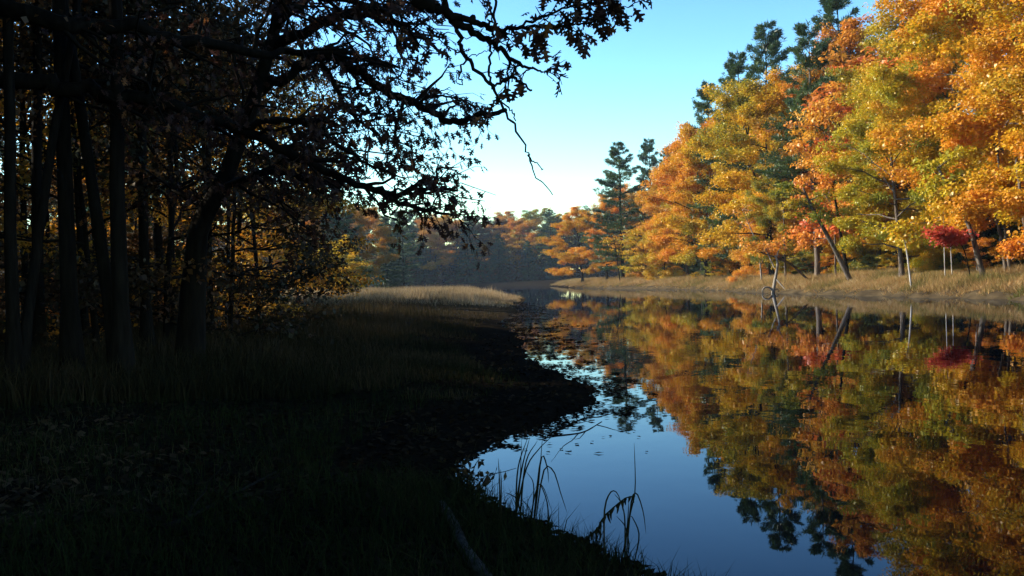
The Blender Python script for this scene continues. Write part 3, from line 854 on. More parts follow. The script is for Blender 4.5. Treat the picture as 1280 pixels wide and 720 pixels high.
for i, (px, Y, H, m, lab) in enumerate([(205, 21, 7.5, 'bronze', 'low bronze oak beside the black trunks of the left wood'), (285, 25, 7, 'bronze', 'low bronze oak beside the leaning oak'),
        (322, 30, 7.5, 'rust', 'low rust leaved oak under the long level limb'), (345, 40, 7, 'bronze', 'low bronze oak under the end of the long level limb'),
        (120, 19, 7, 'bronze', 'low bronze oak between the thick trunks of the left wood'), (40, 22, 7, 'rust', 'low rust leaved oak behind the outermost black trunks'),
        (250, 34, 8, 'rust', 'low rust leaved oak right behind the leaning oak'), (165, 38, 8, 'rust', 'low rust leaved oak deep in the left wood')]):
    x = at(px, 360, Y)[0]
    tree('near_low', x, Y, H, m, lab, name='oak_tree', rz=i * 1.1, wide=1.0)
for i, (x, y) in enumerate([(-23, 57), (-22, 64), (-27, 69), (-32, 75)]):
    k = 'hemlock' if i % 3 == 0 else 'pine_a'
    tree(k, x, y, (12.5 if k == 'hemlock' else 16) + (i % 3), 'hemlock' if k == 'hemlock' else 'needle',
         'tall dense hemlock at the back of the left wood beside the marsh' if k == 'hemlock' else 'full white pine at the back of the left wood beside the marsh',
         group='hemlocks at the back of the left wood' if k == 'hemlock' else 'full pines at the back of the left wood', name='hemlock_tree' if k == 'hemlock' else 'pine_tree',
         cat='hemlock' if k == 'hemlock' else 'pine tree', rz=i * 1.9)
for i, (x, y) in enumerate([(-14.5, 5.0), (-19.5, 7.5), (-16.5, 10.0), (-24.5, 9.5), (-22.5, 14.5), (-30, 12), (-28, 17.5), (-13, 0.5), (-18.5, 2.5), (-24, 4), (-15, -4.5), (-25, 22), (-32, 24), (-31, 5)]):  # out of view, added to keep the sun off the near bank
    tree(['oak_a', 'oak_b'][i % 2], x, y, 16 + (i % 4), 'bronze', 'broad %s bronze oak out of view, added to block the sun' % ['round crowned', 'fork trunked'][i % 2], group='broad %s oaks out of view, added to block the sun' % ['round crowned', 'fork trunked'][i % 2], name='oak_tree', rz=i * 2.7)
    pts_used.append((x, y))
# unseen oaks added behind the camera, crowns overhead to block sky light
for i, (x, y, H, lab) in enumerate([(-2.2, -3.6, 18, 'tall unseen oak just behind the camera, added to shade the bank'), (1.4, -6.5, 17, 'tall unseen oak close to the water, added to shade the bank'),
                                    (-5.5, -7.5, 18, 'tall unseen oak set back from the water, added to shade the bank'), (-9.0, -1.5, 17, 'unseen oak beside the near oak with hanging twigs, added for shade'),
                                    (-1.5, -12, 18, 'tall unseen oak far downstream on the near bank, added for shade'), (2.6, -14, 17, 'tall unseen oak far downstream at the near water edge, added for shade')]):
    tree('tall', x, y, H + 3, 'bronze', lab, name='oak_tree', rz=i * 2.3, wide=1.25)  # unseen oaks, added to block sky light
rng = np.random.default_rng(60)
pts = list(pts_used)
n_used = len(pts)
tries = 0
while len(pts) < 54 and tries < 20000:
    tries += 1
    y = rng.uniform(-26, 84)
    edge = -7.2 - .10 * max(0, y) if y > 4 else -4.5 - .12 * max(0, -y)
    if y > 60: edge = -17 - (y - 60) * .45
    x = edge - rng.random() ** 1.2 * 27
    if math.hypot(x, y) < 7.5: continue
    if y > 4 and y < 22 and x > -9.5: continue
    pxx = 640 + F * x / y if y > 1 else -999
    if -20 < pxx < 420 and rng.random() < .6: continue
    if any((x - a) ** 2 + (y - b) ** 2 < 3.2 ** 2 for a, b in pts): continue
    pts.append((x, y))
lk = ['thin_a', 'near_a', 'thin_b', 'thin_a', 'near_b', 'thin_b', 'pine_b', 'thin_a', 'hemlock', 'thin_b']
for i, (x, y) in enumerate(pts[n_used:]):
    k = lk[i % len(lk)]
    m = {'pine_b': 'needle', 'hemlock': 'hemlock'}.get(k, ['bronze', 'rust', 'bronze', 'rust', 'bronze'][i % 5])
    H = rng.uniform(15, 19) if k not in ('hemlock',) else rng.uniform(7, 11)
    sp = {'pine_b': 'pine', 'hemlock': 'hemlock'}.get(k, 'oak')
    colr = {'bronze': 'bronze leaved', 'rust': 'rust leaved', 'gold': 'gold leaved', 'needle': 'tall dark', 'hemlock': 'short dark'}[m]
    form = {'thin_a': 'thin high crowned', 'thin_b': 'thin bending', 'oak_a': 'full crowned', 'near_a': 'straight slender', 'oak_b': 'fork trunked', 'near_b': 'slim forked', 'oak_c': 'leaning low branched', 'tall': 'high crowned'}.get(k, '')
    colr = (form + ' ' + colr).strip()
    tree(k, x, y, H, m, '%s %s standing in the shade of the left wood' % (colr, sp), group='%s %s trees of the left wood' % (colr, sp),
         name=sp + '_tree', cat={'pine': 'pine tree', 'hemlock': 'hemlock'}.get(sp, 'tree'), rz=rng.random() * 6.28, wide=1.1)
for i in range(60):
    y = rng.uniform(11, 66)
    x = -5.6 - .185 * y - rng.random() ** 1.3 * 14
    if y < 24 and x > -8.5: continue
    k = ['bush', 'sap', 'bush', 'hemlock'][i % 4]
    H = {'bush': rng.uniform(1.4, 3), 'sap': rng.uniform(4, 7), 'hemlock': rng.uniform(2.5, 5)}[k]
    m = {'bush': 'bronze', 'sap': 'bronze', 'hemlock': 'hemlock'}[k]
    tree(k, x, y, H, m, {'bush': 'low dark shrub under the left wood', 'sap': 'thin bronze sapling under the left wood', 'hemlock': 'small dark hemlock under the left wood'}[k],
         group='understorey %s of the left wood' % {'bush': 'shrubs', 'sap': 'saplings', 'hemlock': 'hemlocks'}[k],
         name={'bush': 'shrub', 'sap': 'sapling', 'hemlock': 'hemlock_tree'}[k], cat={'bush': 'shrub', 'sap': 'tree', 'hemlock': 'hemlock'}[k], rz=rng.random() * 6.28, wide=1.2)

# ------------------------------------------------------------------ oaks overhanging the river
def oak_leaf_mesh(seed, curl):
    """one lobed oak leaf, stalk at the origin, pointing along +Y, 1 m long"""
    out = [(.0, .0), (.02, .10), (.10, .20), (.07, .27), (.24, .36), (.30, .47), (.11, .47), (.12, .54), (.33, .66), (.34, .76), (.12, .72), (.10, .78), (.20, .92), (.07, .93), (0, 1.02)]
    rng = np.random.default_rng(seed)
    o = np.array(out) * (1, 1)
    o[:, 0] *= rng.uniform(.85, 1.2, len(o)) * 1.05
    mid = np.stack([np.zeros(len(o)), np.clip(o[:, 1] * .98 - .02, 0, 1)], 1)
    def z(a):
        return -curl * (a[:, 1] ** 2) * .35 + np.abs(a[:, 0]) * .35 * (1 if seed % 2 else -1)
    n = len(o)
    l = o * (-1, 1); l[:, 1] += rng.normal(size=n) * .012
    V = np.concatenate([np.c_[o, z(o)], np.c_[mid, z(mid)], np.c_[l, z(l)]])
    i = np.arange(1, n - 2)
    q = np.concatenate([np.stack([n + i, i, i + 1, n + i + 1], 1), np.stack([2 * n + i, n + i, n + i + 1, 2 * n + i + 1], 1)])
    t = np.array([[0, 1, n + 1], [n + 1, 2 * n + 1, 0], [n - 2, n - 1, 2 * n - 2], [2 * n - 2, n - 1, 3 * n - 2]])
    # stalk
    k = len(V)
    V = np.concatenate([V, [(-.012, -.16, .0), (.012, -.16, .0), (.012, .03, 0), (-.012, .03, 0)]])
    q = np.concatenate([q, [[k, k + 1, k + 2, k + 3]]])
    V[:, 1] += .16
    return V, q, t

LEAFV = [oak_leaf_mesh(s, c) for s, c in ((1, .5), (2, 1.0), (3, .2), (4, 1.4))]
LEAF_ME = []
for i, (V, q, t) in enumerate(LEAFV):
    for r_ in (.2, .5, .85):
        nf = len(q) + len(t)
        me = mesh_of('oak_leaf', V, q, t, {'rnd': ('FACE', np.full(nf, r_)), 'clump': ('FACE', np.full(nf, r_))})
        me.materials.append(M['oakleaf'])
        LEAF_ME.append(me)

def frames(d, nrm):
    d = norm(d); s = norm(np.cross(d, nrm)); nn = np.cross(s, d)
    return s, d, nn

def place_leaves(root, base, pos, d, nrm, size, rng, top=300):
    """the leaves that show largest are objects of their own, the rest one part"""
    s, dd, nn = frames(d, nrm)
    wp = pos + base
    px, py, z = project(wp)
    seen = (z > .5) & (px > -10) & (px < 1290) & (py > -10) & (py < 730)
    score = np.where(seen, size / z, 0)
    order = np.argsort(-score)
    hero = [i for i in order[:top] if score[i] > 0]
    crown = empty('crown', (0, 0, 0)); crown.parent = root
    for i in hero:
        me = LEAF_ME[rng.integers(len(LEAF_ME))]
        o = bpy.data.objects.new('leaf', me)
        COL.objects.link(o); o.parent = crown
        m = Matrix(((s[i][0], dd[i][0], nn[i][0], pos[i][0]), (s[i][1], dd[i][1], nn[i][1], pos[i][1]), (s[i][2], dd[i][2], nn[i][2], pos[i][2]), (0, 0, 0, 1)))
        o.matrix_local = m @ Matrix.Scale(float(size[i]), 4)
    rest = np.setdiff1d(np.arange(len(pos)), hero)
    if len(rest):
        g = Geo(); rn = []
        for k, (V, q, t) in enumerate(LEAFV):
            ii = rest[rest % len(LEAFV) == k]
            if not len(ii): continue
            A = V[None, :, 0, None] * s[ii][:, None, :] + V[None, :, 1, None] * dd[ii][:, None, :] + V[None, :, 2, None] * nn[ii][:, None, :]
            A = A * size[ii][:, None, None] + pos[ii][:, None, :]
            off = (np.arange(len(ii)) * len(V))[:, None, None]
            g.add(A.reshape(-1, 3), (q[None] + off).reshape(-1, 4), (t[None] + off).reshape(-1, 3))
        n = sum(len(a) for a in g.q) + sum(len(a) for a in g.t)
        vv = np.concatenate(g.v)
        qq = np.concatenate(g.q); tt = np.concatenate(g.t)
        first = np.concatenate([qq[:, 0], tt[:, 0]])
        rnd = _vn.ravel()[(first // 49) % 65536]
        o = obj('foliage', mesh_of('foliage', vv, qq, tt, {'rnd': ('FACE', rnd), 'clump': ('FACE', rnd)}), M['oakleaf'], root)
        o['kind'] = 'stuff'

def hero_oak(name, base, trunk, limbs, label, seed, sub, leaf=(.095, .14), bare=(), twig=(.25, .7)):
    """trunk / limbs are lists of (x,y,z,r) in the world; each limb grows twigs and lobed leaves"""
    rng = np.random.default_rng(seed)
    base = np.array(base)
    root = empty(name, base); tag(root, label, 'tree')
    g = Geo()
    tp = smooth_path(np.array(trunk), 14)
    tube(g, tp[:, :3] - base, tp[:, 3], 10, rng, .07)
    obj('trunk', g.mesh('trunk_mesh', True), M['bark'], root)
    LP, LD = [], []
    for li, (pts, nsub, slen, s0, nleaf, s1) in enumerate(limbs):
        g = Geo()
        pth = smooth_path(np.array(pts), max(10, len(pts) * 5))
        pos, rad = pth[:, :3] - base, pth[:, 3]
        n = len(pos)
        pos = pos + rng.normal(size=pos.shape) * (rad[:, None] * .35 + .004)
        tube(g, pos, np.maximum(rad, .004), 7, rng, .08)
        for j in range(nsub):
            s = s0 + (s1 - s0) * (j + rng.random()) / nsub
            k = min(int(s * (n - 1)), n - 2)
            p0 = pos[k]
            tdir = pos[k + 1] - pos[k]
            az0 = math.atan2(tdir[1], tdir[0])
            az = az0 + rng.choice((-1, 1)) * rng.uniform(.2, 1.3)
            L = slen * rng.uniform(.45, 1.15) * (1.1 - .45 * s)
            bp = branch_path(rng, p0, az, rng.normal() * .42 + .16, L, .15, 6, .07)
            tube(g, bp, np.linspace(min(rad[k] * .6, .035), .005, 6), 4)
            nt = max(2, int(L * 3.2))
            for q in range(nt):
                f = .2 + .8 * (q + rng.random()) / nt
                fi = f * 5; i0 = min(int(fi), 4)
                q0 = bp[i0] + (bp[i0 + 1] - bp[i0]) * (fi - i0)
                tw = branch_path(rng, q0, az + rng.normal() * .9, rng.normal() * .55 - .1, rng.uniform(*twig), .25, 4, .10)
                tube(g, tw, np.linspace(.007, .003, 4), 3)
                m = rng.poisson(nleaf)
                for _ in range(m):
                    ff = rng.uniform(.25, 1) * 3; i1 = min(int(ff), 2)
                    LP.append(tw[i1] + (tw[i1 + 1] - tw[i1]) * (ff - i1) + rng.normal(size=3) * .03)
                    LD.append(norm(tw[-1] - tw[0]) * .6 + rng.normal(size=3) * .5 + np.array((0, 0, -.75)))
        obj('branch', g.mesh('branch_mesh', True), M['bark'], root)
    for pts in bare:
        g = Geo()
        pth = smooth_path(np.array(pts), len(pts) * 4)
        p = pth[:, :3] - base
        p = p + rng.normal(size=p.shape) * .008
        tube(g, p, np.maximum(pth[:, 3], .003), 5, rng, .1)
        obj('twig', g.mesh('twig_mesh', True), M['bark'], root)
    LP = np.array(LP); LD = np.array(LD)
    nr = norm(rng.normal(size=LP.shape) + np.array((0, -.3, .5)))
    place_leaves(root, base, LP, LD, nr, rng.uniform(*leaf, len(LP)), rng)
    return root

def pl(path, Y, r0, r1, yend=None):
    n = len(path)
    out = []
    for i, (a, b) in enumerate(path):
        f = i / (n - 1)
        y = Y + ((yend if yend is not None else Y) - Y) * f
        p = at(a, b, y)
        out.append((*p, r0 + (r1 - r0) * f))
    return out

def zb(x, y):
    return hz1(x, y) - .2

# oak standing off to the left, its long lower limb reaching out level over the bank
bx, by = -11.2, 13.2
tr1 = [(bx, by, zb(bx, by), .32), (bx + .1, by, 2.5, .2), (bx + .1, by + .1, 5, .18), (bx - .1, by, 9, .16), (bx, by, 13, .06)]
A = [(bx + .1, by + .1, 4.9, .17)] + pl([(0, 98), (90, 112), (180, 122), (240, 142), (300, 160), (360, 190), (420, 220), (470, 237), (505, 243), (540, 236), (572, 238)], 13.5, .115, .018, 14.6)
A2 = pl([(470, 237), (500, 252), (530, 262), (560, 268), (588, 268)], 14.2, .05, .008, 14.6)
A3 = pl([(505, 243), (520, 232), (545, 226), (548, 210), (572, 213)], 14.4, .04, .008, 14.2)
A4 = pl([(300, 160), (350, 150), (400, 165), (450, 200), (492, 218)], 13.9, .05, .01, 13.2)
A5 = [(bx + .1, by, 6.6, .15)] + pl([(20, 20), (120, 30), (230, 50), (330, 66), (430, 66), (500, 84)], 13.0, .12, .02, 15.5)
A6 = [(bx, by, 8.5, .12)] + pl([(40, -60), (160, -40), (280, -20), (380, 10)], 13.0, .10, .02, 12)
hero_oak('oak_tree', (bx, by, zb(bx, by) + .2), tr1,
         [(A, 28, 1.6, .15, 8, .92), (A2, 8, .5, .1, 4, 1), (A3, 8, .45, .1, 7, 1), (A4, 14, 1.0, .1, 8, .9), (A5, 24, 1.9, .15, 5, .9), (A6, 14, 2.4, .15, 5, 1)],
         'big shaded oak whose long level limb sweeps low toward the river', 71, None)

# leaning oak on the bank
b0 = at(232, 350, 17.0)
b0[2] = zb(b0[0], b0[1])
tr2 = [(*b0, .27)] + pl([(246, 300), (268, 250), (288, 205), (305, 160), (325, 100), (345, 30), (352, -60)], 17.0, .175, .07, 16.4)
B = pl([(318, 120), (360, 95), (400, 70), (440, 85), (480, 112), (520, 130), (550, 148), (575, 151), (600, 145), (632, 138)], 16.8, .095, .035, 15.2)
B2 = pl([(335, 60), (400, 30), (460, 20), (520, 45), (560, 70)], 16.6, .10, .015, 14.5)
B3 = pl([(505, 125), (496, 160), (500, 200), (512, 225)], 15.6, .03, .006, 15.6)
B4 = pl([(400, 70), (430, 130), (460, 160), (490, 178)], 16.4, .05, .008, 15.4)
B5 = pl([(345, 30), (410, -20), (470, -40), (530, -20)], 16.4, .09, .015, 13.5)
B6 = pl([(275, 235), (330, 215), (390, 225), (430, 240)], 17.0, .07, .01, 16.0)
B7 = pl([(262, 262), (220, 240), (200, 225), (150, 215)], 17.0, .06, .01, 17.6)
B8 = pl([(520, 130), (540, 120), (570, 122), (592, 128)], 15.4, .03, .006, 15.4)
hero_oak('oak_tree', (b0[0], b0[1], b0[2] + .2), tr2,
         [(B, 22, 1.2, .1, 8, .72), (B2, 22, 1.5, .1, 7, .85), (B3, 14, .75, .05, 9, 1), (B4, 18, 1.1, .1, 9, 1), (B5, 16, 1.7, .1, 6, .9), (B6, 20, 1.5, .1, 9, 1), (B7, 12, 1.3, .2, 6, 1), (B8, 6, .4, .1, 6, 1)],
         'leaning oak on the bank with a thick broken limb pointing at the sky', 72, None)

# oak over the camera: bare twigs and big leaves hanging into the open sky
cx, cy_ = -5.6, 2.6
tr3 = [(cx, cy_, zb(cx, cy_), .36), (cx, cy_, 2.5, .26), (cx + .15, cy_ + .1, 5.2, .22), (cx, cy_ + .2, 9, .15), (cx, cy_, 12.5, .05)]
Cm = [(cx + .1, cy_ + .1, 4.8, .13), (-3.6, 5.4, 5.0, .10)] + pl([(470, -50), (524, 2), (543, 11), (565, 23), (583, 34), (608, 49), (622, 59), (640, 75), (656, 82), (674, 89)], 7.6, .05, .008, 8.2)
C2 = pl([(565, 23), (588, 24), (604, 32), (615, 36), (647, 34), (679, 34), (708, 31), (733, 29)], 7.8, .03, .006, 8.2)
C6 = pl([(647, 34), (680, 20), (715, 8), (750, 4), (778, 10)], 8.0, .012, .005, 8.3)
C7 = pl([(470, -50), (560, -55), (640, -38), (700, -24), (745, -12)], 7.6, .035, .006, 8.2)
C8 = [(cx + .1, cy_ + .1, 5.6, .12)] + [(-3.0, 5.0, 5.6, .09)] + pl([(480, -120), (600, -130), (720, -90)], 7.0, .05, .01, 7.5)
C9 = [(cx + .1, cy_ + .1, 4.2, .12)] + [(-4.2, 5.4, 4.6, .09)] + pl([(330, -30), (400, -6), (470, 10), (510, 40)], 8.4, .05, .01, 9.5)
bare = [pl([(622, -40), (620, 0), (617, 23), (616, 45), (613, 68), (612, 91), (615, 109)], 7.9, .012, .010),
        pl([(554, -10), (565, 20), (574, 50), (583, 72), (599, 91), (614, 105), (622, 122), (637, 148), (648, 167), (660, 191), (668, 218), (691, 243)], 7.85, .022, .004),
        pl([(614, 107), (626, 104), (640, 96), (651, 104), (665, 114)], 7.9, .012, .009),
        pl([(640, 96), (638, 88), (636, 84)], 7.9, .006, .004),
        pl([(660, 191), (664, 200), (672, 204), (679, 213)], 7.9, .007, .004),
        pl([(630, 128), (640, 140), (645, 150)], 7.9, .007, .005),
        pl([(520, 45), (545, 50), (565, 60), (583, 72)], 7.9, .004, .007),
        pl([(583, 72), (575, 90), (577, 105), (566, 100)], 7.9, .010, .004),
        pl([(583, 72), (600, 66), (612, 62)], 7.9, .005, .003), pl([(616, 45), (630, 55), (650, 58), (668, 59)], 7.9, .005, .003),
        pl([(599, 91), (620, 92), (636, 84)], 7.9, .005, .004), pl([(574, 50), (600, 40), (604, 32)], 7.9, .004, .004),
        pl([(640, 75), (648, 92), (650, 97)], 8, .004, .003), pl([(674, 89), (690, 98), (692, 103)], 8.1, .004, .003)]
hero_oak('oak_tree', (cx, cy_, zb(cx, cy_) + .2), tr3,
         [(Cm, 5, .35, .8, 3.2, 1), (C2, 9, .32, .35, 3.4, 1), (C6, 9, .22, .15, 3.4, 1), (C7, 12, .34, .15, 3.6, 1), (C8, 14, 1.0, .2, 5, 1), (C9, 16, .8, .35, 5, 1)],
         'near oak with bare hanging twigs and large lobed leaves against open sky', 73, None, leaf=(.10, .145), bare=bare, twig=(.08, .26))

# ------------------------------------------------------------------ grasses
def blades(P, h, w, lean, rng, seg=2):
    """P (n,3) roots; lean (n,3) horizontal tip offset; returns Geo-ready arrays"""
    n = len(P)
    a = rng.random(n) * 6.283
    s = np.stack([np.cos(a), np.sin(a), np.zeros(n)], 1) * (w * .5)[:, None]
    up = np.zeros((n, 3)); up[:, 2] = h
    tip = P + up + lean
    if seg == 1:
        v = np.stack([P - s, P + s, tip], 1).reshape(-1, 3)
        return v, None, np.arange(n * 3).reshape(-1, 3)
    mid = P + up * .58 + lean * .28
    v = np.stack([P - s, P + s, mid + s * .7, mid - s * .7, tip], 1).reshape(-1, 3)
    b = (np.arange(n) * 5)[:, None]
    return v, b + np.array([[0, 1, 2, 3]]), b + np.array([[3, 2, 4]])

def grass_object(name, P, h, w, lean, rng, mat, label, seg=2):
    v, q, t = blades(P, h, w, lean, rng, seg)
    rn = rng.random(len(P))
    att = np.concatenate([rn, rn]) if q is not None else rn
    o = obj(name, mesh_of(name, v, q, t, {'rnd': ('FACE', att)}), M[mat])
    tag(o, label, 'grass', kind='stuff')
    return o

def polar(rng, n, r0, r1, t0, t1):
    r = r0 * np.exp(rng.random(n) * math.log(r1 / r0)); t = np.radians(rng.uniform(t0, t1, n))
    return r * np.sin(t), r * np.cos(t)

rng = np.random.default_rng(81)
def mudzone(x, y, d):
    return (y > 8.0) & (y < 44) & (d < 1.3 + 1.0 * (vnoise(x * .8, y * .8) - .5))
# short bank grass near the camera
x, y = polar(rng, 150000, 1.6, 34, -42, 30)
d, s = shore(x, y)
k = (d > .02) & (s < .5) & ~mudzone(x, y, d) & (vnoise(x * 1.7, y * 1.7) > .16)
x, y, d = x[k], y[k], d[k]
z = height(x, y)
hh = (.05 + .20 * rng.random(len(x)) ** 1.6) * (.6 + .8 * vnoise(x * .7 + 3, y * .7))
ln = rng.normal(size=(len(x), 3)) * (hh * .45)[:, None]; ln[:, 2] = 0
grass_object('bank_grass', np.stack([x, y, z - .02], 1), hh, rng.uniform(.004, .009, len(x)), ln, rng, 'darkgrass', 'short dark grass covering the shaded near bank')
# taller meadow and marsh grass, with the shade put into its colour
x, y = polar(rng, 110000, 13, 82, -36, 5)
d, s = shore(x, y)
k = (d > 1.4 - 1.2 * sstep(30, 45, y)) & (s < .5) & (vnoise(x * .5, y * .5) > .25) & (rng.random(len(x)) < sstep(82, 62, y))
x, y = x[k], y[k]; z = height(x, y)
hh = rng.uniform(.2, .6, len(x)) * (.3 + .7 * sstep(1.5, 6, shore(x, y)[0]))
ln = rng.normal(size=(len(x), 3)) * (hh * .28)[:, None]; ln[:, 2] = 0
grass_object('meadow_grass', np.stack([x, y, z - .02], 1), hh, rng.uniform(.010, .022, len(x)), ln, rng, 'shadegrass', 'knee high meadow grass with the shade of the left wood put into its colour')
# tall marsh grass running out to the sunlit point
x, y = polar(rng, 190000, 56, 170, -20, 6)
d, s = shore(x, y)
k = (d > .15 + .5 * vnoise(x * .4, y * .4)) & (s < .5) & (rng.random(len(x)) < sstep(56, 78, y))
x, y, d = x[k], y[k], d[k]; z = height(x, y)
hh = rng.uniform(.35, 1.0, len(x)) ** 1.2 * (.5 + .75 * vnoise(x * .55, y * .3)) * (.40 + .60 * sstep(0, 3.5, d)) * (.55 + .45 * sstep(55, 85, y)) * (1 + .5 * (rng.random(len(x)) > .985))
ln = rng.normal(size=(len(x), 3)) * (hh * .22)[:, None]; ln[:, 2] = 0
grass_object('marsh_grass', np.stack([x, y, z - .02], 1), hh, rng.uniform(.02, .045, len(x)), ln, rng, 'marsh', 'tall straw marsh grass on the sunlit point', 1)
# ragged fringe along the near water's edge
x, y = polar(rng, 60000, 3.2, 12, -8, 26)
d, s = shore(x, y)
k = (d > -.04) & (d < .9) & (s < .5) & (vnoise(x * 3, y * 3) > .38) & ((y < 8.2) | (vnoise(x * 2 + 4, y * 2) > .72))
x, y, d = x[k][:9000], y[k][:9000], d[k][:9000]; z = height(x, y)
hh = rng.uniform(.04, .2, len(x)) * (.5 + .8 * vnoise(x * 2.2, y * 2.2))
ln = rng.normal(size=(len(x), 3)) * (hh * .5)[:, None]; ln[:, 2] = 0
grass_object('fringe_grass', np.stack([x, y, z - .02], 1), hh, rng.uniform(.004, .008, len(x)), ln, rng, 'reed', "ragged grass fringe along the near water's edge")
# straw grass on the right bank
n = 330000
yy = np.exp(rng.random(n) * math.log(235 / 30.)) * 30
dd = rng.random(n) ** .8 * 10.0
ys = right[:, 1]; order = np.argsort(ys)
m = (right[:, 1] < 262)
xs = np.interp(yy, right[m][::-1, 1], right[m][::-1, 0])
x = xs + dd - .3; y = yy
d, s = shore(x, y)
k = (d > .05 + .5 * vnoise(x * .9, y * .9)) & (s > .5) & ((d > .9) | (vnoise(x * .8 + 9, y * .8) > .36)) & ((d < 6.5) | (rng.random(n) < .35))
x, y, d = x[k], y[k], d[k]; z = height(x, y)
hh = rng.uniform(.12, .60, len(x)) * (1 + .8 * (rng.random(len(x)) > .985)) * (.35 + 1.1 * vnoise(x * .35 + 31, y * .35)) * (.55 + .45 * sstep(.0, 2.5, d))
ln = rng.normal(size=(len(x), 3)) * (hh * .5)[:, None]; ln[:, 2] = 0
ln[:, 0] -= hh * .45 * sstep(3, 0, d)
grass_object('straw_grass', np.stack([x, y, z - .02], 1), hh, rng.uniform(.02, .045, len(x)), ln, rng, 'drygrass', 'straw and ochre grass along the sunlit right bank', 1)

# ------------------------------------------------------------------ litter and things on the water
def flat_bits(name, x, y, z, ln, wd, rng, mat, label, cat, tilt=.12):
    n = len(x)
    a = rng.random(n) * 6.283
    c = np.stack([x, y, z], 1)
    dd = np.stack([np.cos(a), np.sin(a), rng.normal(size=n) * tilt], 1)
    nr = np.tile(np.array((0, 0, 1.0)), (n, 1)) + rng.normal(size=(n, 3)) * tilt
    v, q = kite_leaves(c, dd, nr, ln, wd, .12)
    o = obj(name, mesh_of(name, v, q, None, {'rnd': ('FACE', rng.random(n))}), M[mat])
    tag(o, label, cat, kind='stuff')
x, y = polar(rng, 36000, 2, 30, -40, 12)
d, s = shore(x, y)
k = (d > -.05) & (s < .5)
x, y = x[k], y[k]
ln = rng.uniform(.05, .12, len(x))
flat_bits('leaf_litter', x, y, height(x, y) + .012 + rng.random(len(x)) * .02, ln, ln * .6, rng, 'litter', 'dark fallen leaves littering the muddy near bank', 'leaves', .35)
# floating leaves and weed off the mud point: thick mats near the shore, thinning out
x, y = polar(rng, 160000, 9.5, 75, -6, 8)
d, s = shore(x, y)
dd = -d
lim = np.interp(y, [9.5, 11, 13, 16, 20, 26, 34, 45, 60, 75], [.08, .55, .9, 1.0, 1.3, 1.7, 2.1, 2.4, 2.0, .6])
mat_n = vnoise(x * 3.4, y * 1.6) * .5 + vnoise(x * 11, y * 5) * .5
k = (d < .02) & (s < .5) & (dd < lim * 1.25) & (mat_n > .40 + .30 * np.clip(dd / lim, 0, 1.2)) & (rng.random(len(x)) < np.interp(y, [9, 15, 25, 40], [.22, .35, .6, .9]))
k |= (d < 0) & (dd < 6) & (rng.random(len(x)) < .0014)
x, y = x[k], y[k]
ln = rng.uniform(.03, .10, len(x)) * (1 + y * .012)
flat_bits('floating_leaves', x, y, np.full(len(x), .006) + rng.random(len(x)) * .006, ln, ln * .5, rng, 'litter', 'rafts of fallen leaves and weed floating beside the mud point', 'leaves', .06)

def stick(name, pts, r0, r1, mat, label, cat='stick', seed=1, forks=0, group=None):
    rng = np.random.default_rng(seed)
    P = np.array(pts, float); base = P[0].copy()
    root = empty(name, base); tag(root, label, cat, group)
    g = Geo()
    pth = smooth_path(P - base, len(P) * 5)
    tube(g, pth, np.linspace(r0, r1, len(pth)), 8, rng, .10)
    obj('stem', g.mesh('stem_mesh', True), M[mat], root)
    for i in range(forks):
        k = rng.integers(len(pth) // 3, len(pth) - 1)
        g = Geo()
        bp = branch_path(rng, pth[k], rng.random() * 6.28, rng.uniform(0, .8), rng.uniform(.15, .4) * np.linalg.norm(P[-1] - base), .1, 5, .06)
        tube(g, bp, np.linspace(r1 * 1.1, r1 * .3, 5), 5)
        obj('twig', g.mesh('twig_mesh', True), M[mat], root)
    return root

def on_ground(px, py, lift=0.0):
    z = .2
    for _ in range(8):
        p = gnd(px, py, z); z = hz1(p[0], p[1]) + lift
    return gnd(px, py, z)

stick('fallen_log', [on_ground(*p, .04) for p in ((552, 630), (566, 653), (582, 689), (604, 720), (640, 770))], .03, .045, 'logwood', 'dark weathered log lying in the dark grass beside the reeds', 'log', 31, 0)
for i, (a, b, lab) in enumerate([((690, 541), (752, 521), 'thin stick poking from the mud point toward open water'), ((664, 466), (716, 472), 'bent twig lying in the weed beside the mud point')]):
    pa, pb = gnd(*a, .02), gnd(*b, .03)
    stick('stick', [pa, (pa + pb) / 2 + np.array((.05, .05, .05)), pb], .012, .006, 'bark', lab, 'stick', 40 + i, 3)
g0 = on_ground(250, 640, .05); g1 = on_ground(345, 590, .06); g2 = on_ground(205, 660, .03)
stick('fallen_branch', [g2, g0, g1], .02, .008, 'bark', 'dark fallen branch in the black grass of the near bank', 'branch', 44, 4)

